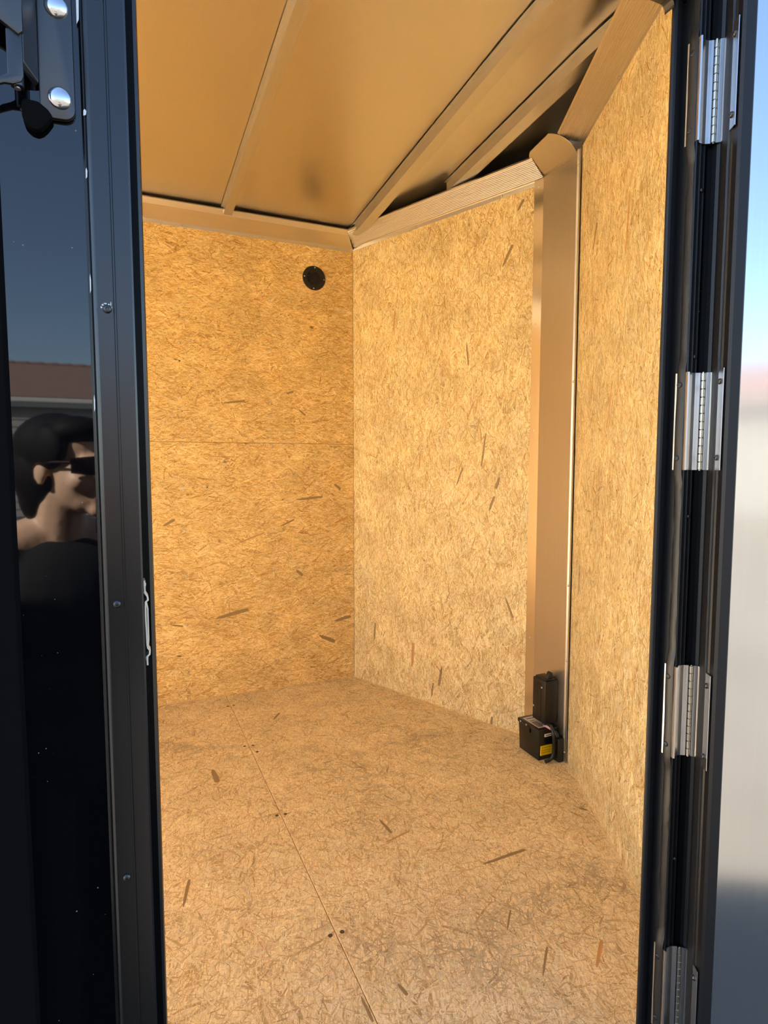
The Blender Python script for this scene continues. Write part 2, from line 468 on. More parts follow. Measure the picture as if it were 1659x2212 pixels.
# front faces -y: local x must run so that x cross up = -y  -> x = +x gives z = (1,0,0)x(0,0,1) = (0,-1,0)
wall_board('wall_board', wl, (XR, C.y), (1, 0), C.x - XR, 0.0, 1.1220, M_OSB_H)
wall_board('wall_board', wl, (XR, C.y), (1, 0), C.x - XR, 1.1232, 2.03, M_OSB_H)
for (x, z) in [(.2447, 1.3084), (.6255, 1.3049), (.246, 1.1412), (.2454, 1.108), (.6231, 1.1457), (.6288, 1.1068), (.2461, .9232), (.2472, .7457), (.2498, .5481),
               (.63, .93), (.63, .74), (.63, .55), (.247, 1.53), (.628, 1.53), (.247, .34), (.63, .34), (.247, .13), (.63, .13), (.247, 1.75), (.63, 1.75)]:
    screw_mb((x, C.y-.0005, z), (0, -1, 0), .0046, .0012).build('wall_screw', M_STEELHEAD, wl, smooth=True)

MWL = frame((0, C.y, 0), (1, 0, 0), (0, 0, 1))
strands(wl, MWL, ((-.55, 0, C.x, 1.1224), None), 0.0, 1.0, M_STR_H, 11, PAL_H)
strands(wl, MWL, ((-.55, 1.1228, C.x, 2.03), None), 0.0, 1.0, M_STR_H, 12, PAL_H)
# ---- the two nose walls
wfl = MB().prism([(1.04, 2.085), (1.03, 2.075), (1.445, 1.085), (1.455, 1.095)], -.12, 2.16).build('wall_front_left', M_OUTALU)
tag(wfl, 'bright strand board wall slanting from far corner to steel post', 'wall', kind='structure')
wall_board('wall_board', wfl, C, dL, (A1-C).length, 0, 2.045, M_OSB_V)
wfr = MB().prism([(1.445, 1.085), (1.455, 1.09), (1.445, .97), (1.0, .0), (.99, .012), (1.43, .97)], -.12, 2.16).build('wall_front_right', M_OUTALU)
tag(wfr, 'narrow strand board wall between steel post and door hinges', 'wall', kind='structure')
wall_board('wall_board', wfr, B1, dR, (D1-B1).length, 0, 2.055, M_OSB_V)

strands(wfl, frame((C.x, C.y, 0), (dL.x, dL.y, 0), (0, 0, 1)), ((0, 0, (A1-C).length, 2.045), None), R(90), 1.1, M_STR_V, 13, PAL_V)
strands(wfr, frame((B1.x, B1.y, 0), (dR.x, dR.y, 0), (0, 0, 1)), ((0, 0, (D1-B1).length, 2.055), None), R(90), 1.0, M_STR_V, 14, PAL_V)
# frame rails in black: shade of the gaps over the trims put into colour
def top_rail(A, B, n, name, parent):
    A = Vector((A[0], A[1], 0)); B = Vector((B[0], B[1], 0)); n = Vector((n[0], n[1], 0))
    m = MB(); vs = []
    for P_ in (A, B):
        for (o, z) in ((-.012, 2.05), (-.012, 2.13), (-.05, 2.13), (-.05, 2.05)):
            vs.append(P_ + n*o + Vector((0, 0, z)))
    m.add(vs, [(0,1,2,3), (7,6,5,4), (0,4,5,1), (1,5,6,2), (2,6,7,3), (3,7,4,0)])
    return m.build(name, M_FRAMESTEEL, parent)
top_rail(C, A1, nL, 'gap_shade_rail', wfl)
top_rail(B1, D1, nR, 'gap_shade_rail', wfr)
top_rail((XR, C.y), (C.x, C.y), (0, -1), 'gap_shade_rail', wl)

# ---- door side wall: glossy black skin with the doorway, strand board inside
DX0, DX1, DTOP = .0305, .757, 1.702
wr = MB().box((XR, 0, -.12), (-.012, .006, 2.2)).box((-.012, 0, DTOP+.03), (.80, .006, 2.2)).box((.80, 0, -.12), (1.0, .006, 2.2)).box((-.012, 0, -.12), (.80, .006, -.03)).build('wall_right', M_SKIN)
tag(wr, 'glossy black outer wall mirroring the blue sky and a person', 'wall', kind='structure')
for (x0, x1, z0, z1) in [(XR, DX0-.012, 0, 2.05), (DX0-.012, DX1+.026, DTOP+.015, 2.05), (DX1+.026, D1.x, 0, 2.05)]:
    M = frame((x0, .045, 0), (-1, 0, 0), (0, 0, 1))
    MB().box((-(x1-x0), z0, -TH), (0, z1, 0)).build('wall_board', M_OSB_H, wr, M=M)
# upright black seam strip on the skin
extrude_sheet(MB(), [(-.150, -.001), (-.148, -.006), (-.0925, -.006), (-.0893, -.001)], .0012, -.12, 1.75).build('seam_strip', M_SEAM, wr)
# roof shell
roofmb = MB(); ys = [2.085, 1.7, 1.3, 1.03, .75, .35, 0]; zr = [2.16, 2.19, 2.215, 2.22, 2.22, 2.2, 2.17]
vs = []; fs = []
for j, (y, z) in enumerate(zip(ys, zr)):
    xe = 1.04 + (1.455-1.04)*min(1, max(0, (2.085-y)/.99)) if y > 1.03 else 1.0 + (1.445-1.0)*min(1, y/.97)
    vs += [(XR, y, z), (xe, y, z), (XR, y, z+.012), (xe, y, z+.012)]
for j in range(len(ys)-1):
    a, b = 4*j, 4*(j+1)
    fs += [(a, a+1, b+1, b), (a+2, b+2, b+3, a+3), (a, b, b+2, a+2), (a+1, a+3, b+3, b+1)]
fs += [(0, 2, 3, 1), (len(vs)-4, len(vs)-3, len(vs)-1, len(vs)-2)]
roofmb.add(vs, fs)
roof = roofmb.build('roof', M_OUTALU)
tag(roof, 'pale outer roof sheet of the trailer', 'roof', kind='structure')

# ---- ceiling sheet with cross bows
CEILY = [(2.0235, 2.074), (1.94, 2.079), (.72, 2.151), (.62, 2.154), (.5, 2.152), (.045, 2.115)]
def ceil_z(y):
    for (a, za), (b, zb) in zip(CEILY, CEILY[1:]):
        if b <= y <= a: return za + (zb-za)*(a-y)/(a-b)
    return CEILY[0][1] if y > 2 else CEILY[-1][1]
cmb_ = MB(); vs = []; fs = []; yl = [2.06]+[2.02-i*.0329 for i in range(61)]
for y in yl:
    z = ceil_z(min(2.0235, max(.045, y)))
    if y >= 1.03: xe = C.x + (2.0235-y)*(A1.x-C.x)/(C.y-A1.y) + .03
    else: xe = D1.x + (y-.045)*(B1.x-D1.x)/(B1.y-D1.y) + .03
    xe = min(xe, 1.43)
    for k in range(13): vs.append((XR + (xe-XR)*k/12, y, z + .0012*math.sin(k*2.1+y*3)))
for j in range(len(yl)-1):
    for k in range(12): fs.append((j*13+k, j*13+k+1, (j+1)*13+k+1, (j+1)*13+k))
ceil = mesh_obj('ceiling', vs, fs, M_CEIL, smooth=True)
tag(ceil, 'bare aluminium ceiling sheet glowing gold from the wood', 'ceiling', kind='structure')
def bow(xa, xb, ya, yb, w=.034, h=.028):
    """hat-section roof bow under the ceiling, from (xa, ya) to (xb, yb)"""
    n = 10; prof = [(-w/2-.010, -.001), (-w/2, -.001), (-w/2, -h), (w/2, -h), (w/2, -.001), (w/2+.010, -.001)]
    vs = []; fs = []
    for i in range(n+1):
        t = i/n; x = xa+(xb-xa)*t; y = ya+(yb-ya)*t; z = ceil_z(y)-.004
        for (o, q) in prof: vs.append((x+o, y, z+q))
    k = len(prof)
    for i in range(n):
        for j in range(k-1): fs.append((i*k+j, i*k+j+1, (i+1)*k+j+1, (i+1)*k+j))
    o = mesh_obj('roof_bow', vs, fs, M_GALV, ceil)
    md = o.modifiers.new('thick', 'SOLIDIFY'); md.thickness = .0015
    return o
bow(.440, .428, 1.945, .05)
bow(1.003, .985, 1.93, .12, w=.042, h=.034)
bow(1.205, 1.20, 1.45, .46, w=.042, h=.034)
for x in (-.18, -.79, -1.4, -2.0): bow(x, x, 1.945, .05)

# ---- cove trims
prof_left = [(.0015, 1.999), (.0015, 2.011), (.004, 2.013), (.064, 2.047), (.066, 2.0475), (.084, 2.064), (.078, 2.071)]
mit = math.tan((math.pi - math.acos(max(-1, min(1, Vector((-1, 0)).dot(dL)))))/2)
t1 = sweep_wall(MB(), prof_left, (XR, C.y), (C.x, C.y), (0, -1), 0, mit).build('trim_1', M_TRIM)
tag(t1, 'smooth aluminium cove trim along top of the far wall', 'trim', kind='structure')
def ribbed(o0, z0, o1, z1, n=12, d=.0022):
    pts = []
    vx, vz = o1-o0, z1-z0; l = math.hypot(vx, vz); nx, nz = vz/l, -vx/l
    for i in range(n):
        for (f_, h_) in ((.0, 0), (.25, 1), (.6, 1), (.85, 0)):
            t = (i+f_)/n; pts.append((o0+vx*t + nx*d*h_, z0+vz*t + nz*d*h_))
    pts.append((o1, z1))
    return pts
pv = [(.0015, 2.007), (.0015, 2.021), (.003, 2.023)] + ribbed(.006, 2.0255, .082, 2.058) + [(.086, 2.062), (.080, 2.070)]
t2 = sweep_wall(MB(), pv, C, A1, nL, mit, 0).build('trim_2', M_TRIM)
tag(t2, 'ribbed aluminium cove trim above the bright slanting wall', 'trim', kind='structure')
pv3 = [(.0015, 2.042), (.0015, 2.056), (.003, 2.058)] + ribbed(.006, 2.0575, .082, 2.068) + [(.086, 2.072), (.080, 2.080)]
t3 = sweep_wall(MB(), pv3, B1, D1, nR, 0, 0).build('trim_3', M_TRIM)
tag(t3, 'ribbed aluminium cove trim above the narrow wall by the hinges', 'trim', kind='structure')
for (x, parent, n, o, z, base, d) in [(.265, t1, (0, -1), .003, 2.006, Vector((0, C.y)), Vector((1, 0))), (.595, t1, (0, -1), .003, 2.006, Vector((0, C.y)), Vector((1, 0))),
                                 (.845, t1, (0, -1), .003, 2.006, Vector((0, C.y)), Vector((1, 0))), (1.0, t1, (0, -1), .003, 2.006, Vector((0, C.y)), Vector((1, 0))),
                                 (.02, t2, nL, .003, 2.014, C, dL), (.38, t2, nL, .003, 2.014, C, dL), (.8, t2, nL, .003, 2.014, C, dL),
                                 (.33, t3, nR, .003, 2.049, B1, dR), (.75, t3, nR, .003, 2.049, B1, dR)]:
    n = Vector((n[0], n[1])); p = base + d*x + n*o
    screw_mb((p.x, p.y, z), (n.x, n.y, 0), .0042, .002).build('trim_screw', M_STEELHEAD, parent, smooth=True)

# ---- nose post: flat plate with flanges, and the rounded cap over the mitre
pm = MB()
pf = A1 + (-dL)*0.0
PY0, PY1 = .936, 1.1175
extrude_sheet(pm, [(1.3850, PY1+.002), (1.3842, PY1), (1.3842, PY0+.012), (1.379, PY0+.008), (1.381, PY0+.001), (1.3795, PY0-.006)][::-1], .0016, .0, 2.035)
post = pm.build('trim_4', M_POST)
tag(post, 'tall flat aluminium post plate covering the nose corner', 'trim', kind='structure')
extrude_sheet(MB(), [(1.3755, 1.1590), (1.3852, 1.1195), (1.3850, 1.1185)][::-1], .0016, .0, 2.022).build('post_flange', M_POST_LIT, post)
for z in (2.0, 1.528, 1.15, .764, .386):
    screw_mb((1.3795, 1.142, z), (-.93, -.37, 0), .0042, .002).build('trim_screw', M_STEELHEAD, post, smooth=True)
for z in (1.985, 1.30, .62, .36, .035):
    screw_mb((1.379, .940, z), (-.9, .1, 0), .0040, .002).build('trim_screw', M_STEELHEAD, post, smooth=True)
cap_side = [[(1.3845, .957), (1.366, .9475), (1.3429, .9435), (1.318, .946), (1.296, .956), (1.2820, .972)], [(1.2925, 1.079), (1.302, 1.096), (1.318, 1.109), (1.338, 1.116), (1.362, 1.1185), (1.3845, 1.1175)]]
def smooth_pts(P_, k=5):
    P_ = [Vector(p) for p in P_]; out = []
    for i in range(len(P_)-1):
        p0 = P_[max(i-1, 0)]; p1 = P_[i]; p2 = P_[i+1]; p3 = P_[min(i+2, len(P_)-1)]
        for q in range(k):
            t = q/k; out.append(.5*((2*p1) + (p2-p0)*t + (2*p0-5*p1+4*p2-p3)*t*t + (3*p1-p0-3*p2+p3)*t**3))
    return [tuple(v) for v in out] + [tuple(P_[-1])]
capo = smooth_pts(cap_side[0]) + smooth_pts(cap_side[1])
vs = []; nC = len(capo)
for dz in (0, .002):
    for (x, y) in capo: vs.append((x, y, 2.031 + (1.3845-x)*.43 + dz))
fs = [list(range(nC)), [nC+i for i in range(nC)][::-1]] + [[i, (i+1) % nC, nC+(i+1) % nC, nC+i] for i in range(nC)]
cap = MB().add(vs, fs).build('trim_5', M_POST)
tag(cap, 'rounded aluminium cap plate on top of the post', 'trim', kind='structure')
MB().add([(1.3835, 1.1175, 2.0315), (1.3835, .957, 2.0315), (1.3815, .957, 2.022), (1.3815, 1.1175, 2.022), (1.3855, 1.1175, 2.0315), (1.3855, .957, 2.0315), (1.3842, .957, 2.022), (1.3842, 1.1175, 2.022)],
         [(0,1,2,3), (7,6,5,4), (0,4,5,1), (1,5,6,2), (2,6,7,3), (3,7,4,0)]).build('cap_lip', M_POST, cap)

# ---- loose-looking strands that stand out in the boards: thin chips, parts of the walls and the floor
def ray(px, py):
    return (cf*FPX + cr*(px-1659/2) - cu*(py-2212/2)).normalized()
def hit(px, py, n, p0):
    n = Vector(n); d = ray(px, py); return CAM + d*(((Vector(p0)-CAM).dot(n))/d.dot(n))
def chips(parent, n, p0, lst):
    n = Vector(n)
    for (xa, ya, xb, yb, wpx, red) in lst:
        a = hit(xa, ya, n, p0); b = hit(xb, yb, n, p0)
        l = (b-a).length; w = wpx * .72 * (a-CAM).length / FPX
        M = frame((a+b)/2, b-a, n.cross(b-a))
        if (M @ Vector((0, 0, 1)) - M @ Vector((0, 0, 0))).dot(CAM - a) < 0: M = M @ Matrix.Rotation(math.pi, 4, 'X')
        h = l/2; q = w/2
        MB().prism([(-h, -q*.3), (-h*.6, -q), (h*.75, -q), (h, -q*.7), (h*.95, q*.8), (h*.3, q), (-h*.7, q*.6), (-h*.97, q*.1)], -.0002, .0005).build('wood_flake', M_FLAKE_RED if red else M_FLAKE_DARK, parent, M=M)
chips(floor, (0, 0, 1), (0, 0, 0), [(1042, 1867, 1135, 1835, 10, 0), (395, 1960, 409, 1900, 8, 0), (460, 1662, 470, 1690, 14, 0), (780, 2152, 806, 2208, 7, 0), (1095, 2010, 1103, 1965, 5, 0), (1172, 2110, 1182, 2045, 6, 0),
    (860, 2125, 880, 2150, 9, 0), (1250, 1745, 1268, 1750, 8, 0), (1288, 2090, 1300, 2030, 9, 1), (832, 1820, 885, 1795, 6, 1), (820, 1770, 846, 1800, 8, 0), (590, 1555, 604, 1540, 6, 0), (500, 1502, 494, 1495, 6, 0)])
chips(wl, (0, 1, 0), (0, C.y, 0), [(465, 1336, 537, 1316, 11, 0), (640, 1079, 697, 1073, 7, 0), (605, 1137, 636, 1122, 5, 0), (722, 1130, 752, 1117, 8, 1), (640, 1231, 654, 1243, 9, 0), (690, 1372, 724, 1386, 11, 0), (722, 1341, 758, 1331, 9, 0),
    (352, 1136, 378, 1122, 8, 0), (512, 1174, 572, 1150, 5, 1), (722, 1045, 736, 1057, 8, 0), (482, 870, 530, 866, 6, 0), (618, 850, 634, 846, 6, 0), (448, 985, 505, 987, 3, 1), (370, 1350, 396, 1353, 5, 0), (645, 884, 660, 898, 5, 0)])
nLv = Vector((nL.x, nL.y, 0)); nRv = Vector((nR.x, nR.y, 0)); Cv = Vector((C.x, C.y, 0)); Bv = Vector((B1.x, B1.y, 0))
chips(wfl, nLv, Cv, [(1050, 935, 1040, 1008, 6, 0), (1080, 1030, 1071, 1056, 10, 0), (1056, 1104, 1068, 1072, 8, 0), (955, 1440, 948, 1482, 9, 0), (932, 1505, 936, 1475, 6, 0), (890, 1440, 893, 1388, 11, 1), (808, 1385, 811, 1345, 6, 0),
    (1085, 577, 1108, 528, 9, 0), (1092, 1290, 1108, 1335, 7, 0), (1008, 740, 1012, 790, 5, 0), (1118, 455, 1132, 430, 8, 0), (985, 1050, 1000, 1010, 5, 0), (1060, 1575, 1063, 1548, 7, 0), (850, 720, 853, 670, 5, 1), (1010, 905, 1022, 870, 4, 1), (905, 1015, 908, 980, 5, 1)])
chips(wfr, nRv, Bv, [(1351, 552, 1361, 415, 11, 1), (1281, 540, 1290, 480, 9, 0), (1250, 1283, 1252, 1222, 6, 0), (1310, 930, 1324, 820, 5, 1), (1337, 1690, 1340, 1678, 7, 0), (1277, 860, 1283, 790, 4, 1), (1380, 1330, 1384, 1270, 5, 1), (1300, 1180, 1304, 1120, 5, 1)])

# ------------------------------------------------------------------ round vent on the far wall
vent = empty('round_vent', (.8296, C.y, 1.8625))
tag(vent, 'round black louvred vent high on the far wall', 'vent')
MV = Matrix.Rotation(R(90), 4, 'X')
MB().lathe([(.0530, 0), (.0530, .003), (.0505, .0055), (.0335, .0065), (.0315, .005), (.0315, -.001)], MV, 40).build('vent_flange', M_VENT, vent, smooth=True)
MB().lathe([(.0315, -.002), (.0315, .0003)], MV, 32).build('vent_back', M_FRAMESTEEL, vent)
for i in range(9):
    x = -.026 + i*.0065; hh = math.sqrt(max(0, .031**2 - x*x))
    MB().add([(x-.0012, -.0008, -hh), (x+.0028, -.0046, -hh), (x+.0028, -.0046, hh), (x-.0012, -.0008, hh), (x-.0004, -.0004, -hh), (x+.0036, -.0042, -hh), (x+.0036, -.0042, hh), (x-.0004, -.0004, hh)],
             [(0,1,2,3), (7,6,5,4), (0,4,5,1), (1,5,6,2), (2,6,7,3), (3,7,4,0)]).build('vent_slat', M_VENT, vent)
for a in (90, 180, 270, 0):
    screw_mb((.0455*math.cos(R(a-4)), -.0058, .0455*math.sin(R(a-4))), (0, -1, 0), .003, .0015).build('vent_screw', M_STEELHEAD, vent, smooth=True)

# ------------------------------------------------------------------ battery box, charger box, cable
bat = empty('battery_box', (1.3415, 1.037, 0))
tag(bat, 'squat black battery box with yellow sticker on the floor', 'battery box')
bx0, bx1, by0, by1 = -.041, .039, -.058, .058
MB().add([(bx0+.003, by0+.003, 0), (bx1, by0+.003, 0), (bx1, by1-.003, 0), (bx0+.003, by1-.003, 0), (bx0, by0, .100), (bx1, by0, .100), (bx1, by1, .100), (bx0, by1, .100)],
         [(3,2,1,0), (4,5,6,7), (0,1,5,4), (1,2,6,5), (2,3,7,6), (3,0,4,7)]).build('box', M_PLASTIC, bat, smooth=True, bevel=.003)
lid = MB().box((bx0-.003, by0-.003, .098), (bx1, by1+.003, .113)).build('lid', M_PLASTIC, bat, smooth=True, bevel=.003)
M_LABEL = simple('grey_white_label', (186, 178, 168), .5, 0, .12, 90)
M_LABEL2 = simple('grey_label_block', (120, 112, 102), .5, 0, .15, 90)
M_YEL = simple('yellow_sticker', (232, 196, 20), .45, 0, .08, 100)
M_WHITE = simple('white_sticker', (228, 226, 220), .5, 0, .04, 100)
M_INK = simple('dark_print', (30, 28, 26), .6, 0, .1, 100)
lb = MB().box((-.033, -.046, .113), (.026, .046, .1134)).build('lid_label', M_LABEL, bat)
MB().box((-.028, -.040, .1134), (-.004, .004, .1137)).build('label_panel', M_LABEL2, lb)
for (y0, y1, x0, x1) in [(-.036, -.03, -.0, .02), (-.022, -.018, .0, .02), (.016, .022, .006, .016), (.03, .034, -.026, .018), (.012, .015, -.026, -.006)]:
    MB().box((x0, y0, .1134), (x1, y1, .1138)).build('label_print', M_INK, lb)
ys_ = MB().box((-.032, by0-.0009, .0185), (.018, by0+.004, .0525)).build('sticker', M_YEL, bat); ys_['label'] = 'yellow warning sticker'
for z in (.0455, .036, .0285): MB().box((-.028, by0-.0014, z-.0004), (.013, by0-.0007, z+.0005)).build('sticker_print', M_INK, ys_)
ws_ = MB().box((-.017, by0-.0012, .0835), (.021, by0+.004, .0935)).build('sticker', M_WHITE, bat); ws_['label'] = 'narrow white sticker'
MB().box((-.012, by0-.0018, .0872), (.016, by0-.0009, .0896)).build('sticker_print', M_INK, ws_)
MB().box((bx0-.007, -.014, .085), (bx0+.002, .004, .106)).build('latch', M_PLASTIC, bat, bevel=.0015)
for y in (.042, .008): screw_mb((bx0-.0034, y, .1055), (-1, 0, 0), .0035, .002).build('box_screw', M_STEELHEAD, bat, smooth=True)

chg = empty('charger_box', (1.355, 1.0185, .125))
tag(chg, 'tall narrow black charger box mounted on the post', 'charger box')
MB().box((-.027, -.035, 0), (.0275, .035, .152)).build('case', M_PLASTIC, chg, smooth=True, bevel=.004)
MB().box((-.020, -.030, .150), (.020, .030, .158)).build('top_cover', M_PLASTIC, chg, smooth=True, bevel=.003)
MB().prism([(-.012, .156), (.014, .156), (.010, .176), (.002, .182), (-.004, .178)], -.026, -.012, frame((0, 0, 0), (1, 0, 0), (0, 0, 1)) @ Matrix.Scale(-1, 4, (0, 0, 1))).build('top_lug', M_PLASTIC, chg, bevel=.0015)
MB().box((-.0285, -.012, .01), (-.026, .012, .14)).build('front_rib', M_PLASTIC, chg, bevel=.001)
for (y, z) in ((-.017, .127), (.027, .047)): screw_mb((-.0285, y, z), (-1, 0, 0), .0036, .0025).build('box_screw', M_STEELHEAD, chg, smooth=True)

brk = empty('breakaway_switch', (1.366, .958, 0))
tag(brk, 'small black box tucked between battery box and post', 'switch box')
MB().box((-.012, -.017, .002), (.017, .017, .085)).build('case', M_PLASTIC, brk, smooth=True, bevel=.003)
MB().tube([(-.002, 0, .085), (-.002, .004, .094), (-.004, .012, .1)], .006, 8).build('cable_boot', M_PLASTIC, brk, smooth=True)

cab = empty('power_cable', (1.36, .962, .0))
tag(cab, 'thick black corrugated cable looping beside the battery box', 'cable')
pts = [Vector((-.012, .040, .120)), Vector((-.014, .020, .124)), Vector((-.016, .004, .118)), Vector((-.018, -.008, .10)), Vector((-.017, -.010, .07)), Vector((-.017, -.010, .045)), Vector((-.02, -.010, .025)), Vector((-.030, -.008, .012)), Vector((-.048, -.004, .007))]
fine = []
for i in range(len(pts)-1):
    for k in range(6):
        t = k/6
        p0 = pts[max(i-1, 0)]; p1 = pts[i]; p2 = pts[i+1]; p3 = pts[min(i+2, len(pts)-1)]
        fine.append(.5*((2*p1) + (p2-p0)*t + (2*p0-5*p1+4*p2-p3)*t*t + (3*p1-p0-3*p2+p3)*t**3))
fine.append(pts[-1])
MB().tube(fine, [.0062 if i % 2 else .0054 for i in range(len(fine))], 10).build('conduit', M_PLASTIC, cab, smooth=True)
M_PINK = simple('pink_wire', (214, 150, 160), .5, 0, .1, 100); M_WWIRE = simple('white_wire', (220, 214, 206), .5, 0, .05, 100)
MB().tube([(-.026, .032, .117), (-.024, .018, .119), (-.02, .004, .116)], .0018, 6).build('wire', M_WWIRE, cab, smooth=True)
MB().tube([(-.030, .031, .117), (-.028, .016, .118), (-.023, .001, .114)], .0018, 6).build('wire', M_PINK, cab, smooth=True)

# ------------------------------------------------------------------ door frame (fixed to the doorway)
frm = empty('door_frame', (0, 0, 0))
tag(frm, 'black aluminium door frame around the side doorway', 'door frame', kind='structure')
Z0, Z1 = -.03, 1.76
# outer casing at the left: lip, two flat bands with a ridge between, rounded edge into the rebate
MB_ = extrude_sheet(MB(), [(-.0215, -.0006), (-.0195, -.0032), (-.0180, -.0022), (-.0172, -.0036), (-.0150, -.0050), (-.0139, -.0042), (.0000, -.0042), (.0008, -.0058), (.0020, -.0058), (.0028, -.0046), (.0168, -.0046), (.0186, -.0034), (.0186, .022)], .0010, Z0, Z1)
MB_.build('casing', M_BLACKTRIM, frm)
# rebate and rounded stop at the left
extrude_sheet(MB(), [(.0186, .022), (.0186, .032), (.0230, .0300), (.0262, .0286), (.0290, .0292), (.0304, .0318), (.0304, .046), (.018, .047)], .0010, 0, DTOP+.01).build('stop', M_BLACKTRIM, frm)
# right side: stop, rebate, return
extrude_sheet(MB(), [(.785, .047), (.7750, .046), (.7612, .0368), (.7590, .0345), (.7590, .0315), (.7602, .0294), (.7640, .0284), (.7690, .0290), (.7740, .030), (.7800, .032), (.7800, .008), (.7790, .0015)], .0010, 0, DTOP+.01).build('stop', M_DOORTRIM, frm)
# channel behind the hinges
extrude_sheet(MB(), [(.7790, .0015), (.7755, -.0004), (.7772, -.0018), (.7790, .0006), (.7850, .0035), (.7880, .0030), (.7890, .0010), (.7905, .0032), (.7970, .0034), (.7978, .0012), (.7990, .0034), (.8060, .003), (.82, .003)], .0010, Z0, Z1).build('hinge_channel', M_BLACKDEEP, frm)
# header
hm = MB()
for (y0, y1, z0, z1) in ((-.005, .0, DTOP+.012, DTOP+.05), (.0, .034, DTOP+.012, DTOP+.02), (.028, .047, DTOP, DTOP+.02)):
    hm.box((.0186, y0, z0), (.7800, y1, z1))
hm.build('header', M_BLACKTRIM, frm)
for sx, x in ((1, DX0), (-1, DX1)):   # rounded inner corner of the stop
    pl = [(x, DTOP+.001)] + [(x + sx*.014*(1-math.sin(R(a))), DTOP + .001 - .014*(1-math.cos(R(a)))) for a in range(0, 91, 15)]
    MB().prism(pl, -.046, -.029, frame((0, 0, 0), (1, 0, 0), (0, 0, 1))).build('stop_corner', M_BLACKTRIM, frm)
MB().box((-.012, -.004, -.05), (.79, .047, -.001)).build('sill', M_BLACKTRIM, frm)
for i, (x, z) in enumerate([(-.0054, 1.1776), (-.0061, .8912), (-.0061, .6048), (-.0061, .318), (-.0055, 1.46)]):
    screw_mb((x, -.0044, z), (0, -1, 0), .0040, .0022).build('casing_screw', M_BLACKSTEEL, frm, smooth=True)
# chipped paint round the upper screw and on the lip
for (dx, dz, w, h) in [(-.0052, .0012, .0016, .0022), (-.0040, .0036, .0020, .0014), (-.0016, .0050, .0030, .0010), (.0014, .0044, .0016, .0012), (.0032, .0052, .0008, .0038), (.0038, .0016, .0006, .0026)]:
    cx_, cz_ = -.0054+dx, 1.1776+dz
    pl = [(cx_ + w/2*math.cos(a)*(1+.3*math.sin(3*a+dx*900)), cz_ + h/2*math.sin(a)*(1+.25*math.cos(2*a+dz*700))) for a in [k*math.pi/4 for k in range(8)]]
    MB().prism(pl, .0042, .0045, frame((0, 0, 0), (1, 0, 0), (0, 0, 1))).build('paint_chip', M_PAINTCHIP, frm)
for (x, z, w, h) in [(-.0196, 1.088, .0006, .016), (-.0185, 1.354, .0014, .006), (-.0213, 1.445, .0012, .03), (-.0190, 1.30, .0008, .010), (-.0192, 1.20, .0006, .018)]:
    pl = [(x-w, z-h*.5), (x+w*.6, z-h*.35), (x+w, z+h*.2), (x, z+h*.5), (x-w*.8, z+h*.3)]
    MB().prism(pl, .0034, .0042, frame((0, 0, 0), (1, 0, 0), (0, 0, 1))).build('paint_chip', M_PAINTCHIP, frm)
# strike plate bent out of the rebate
sp_ = empty('strike_plate', (0, 0, 0)); sp_.parent = frm; sp_['label'] = 'bent bright steel strike plate'
def ribbon(pts, y0, y1, t, name, parent, mat):
    """sheet bent in the x-z plane"""
    m = MB(); P, Q = sheet_profile(pts, t); n = len(P); vs = []
    for y in (y0, y1): vs += [(p.x, y, p.y) for p in P] + [(q.x, y, q.y) for q in Q]
    N_ = 2*n; fs = []
    for i in range(n-1): fs += [[i, i+1, N_+i+1, N_+i], [n+i+1, n+i, N_+n+i, N_+n+i+1], [i+1, i, n+i, n+i+1], [N_+i, N_+i+1, N_+n+i+1, N_+n+i]]
    fs += [[0, N_, N_+n, n], [n-1, 2*n-1, N_+2*n-1, N_+n-1]]
    return m.add(vs, fs).build(name, mat, parent)
ribbon([(.0190, .9125), (.0192, .901), (.0188, .900), (.0215, .8955), (.0218, .8925), (.0196, .8905), (.0193, .885), (.0192, .872), (.0196, .858), (.0198, .846), (.0204, .842), (.0222, .8395), (.0218, .836), (.0196, .834), (.0194, .8325), (.0196, .8245)], -.0015, .012, .0016, 'plate', sp_, M_ZINC)
ribbon([(.0206, .888), (.0216, .882), (.0216, .85), (.0208, .8415)], .004, .020, .0014, 'keeper', sp_, M_ZINC)
for z in (.907, .830): screw_mb((.0193, .006, z), (1, -.3, 0), .003, .002).build('plate_screw', M_STEELHEAD, sp_, smooth=True)
# sealing tape along the rebate, bulging over the hinge leaves
HZ = [(1.494, 1.636), (1.021, 1.166), (.573, .718), (.110, .2525)]
def bulge(z):
    b = 0
    for (a, c) in HZ:
        t = max(0, min(1, (z-a+.03)/.03)) * max(0, min(1, (c+.03-z)/.03))
        b = max(b, t*t*(3-2*t))
    return b
def tape(name, pts_fn, z0, z1, dz, mat, parent):
    vs = []; fs = []; n = int((z1-z0)/dz)+1; k = None
    for i in range(n):
        z = z0+i*dz; pl = pts_fn(z); k = len(pl)
        vs += [(p[0], p[1], z) for p in pl]
    for i in range(n-1):
        for j in range(k): fs.append((i*k+j, i*k+(j+1) % k, (i+1)*k+(j+1) % k, (i+1)*k+j))
    fs.append(list(range(k))[::-1]); fs.append([(n-1)*k+j for j in range(k)])
    return MB().add(vs, fs).build(name, mat, parent, smooth=True)
def tape_frame(z):
    b = bulge(z); w = .0004*math.sin(z*23)+.0003*math.sin(z*61+1)
    x = .7786 - .0046*b + w
    return [(x+.0006, .0160-.0006*b), (x-.0006, .012), (x-.0002, .006), (x+.0012, .0016), (.7795, .0014), (.7796, .0165-.001*b)]
tape('sealing_tape', tape_frame, .0, DTOP, .008, M_TAPE, frm)

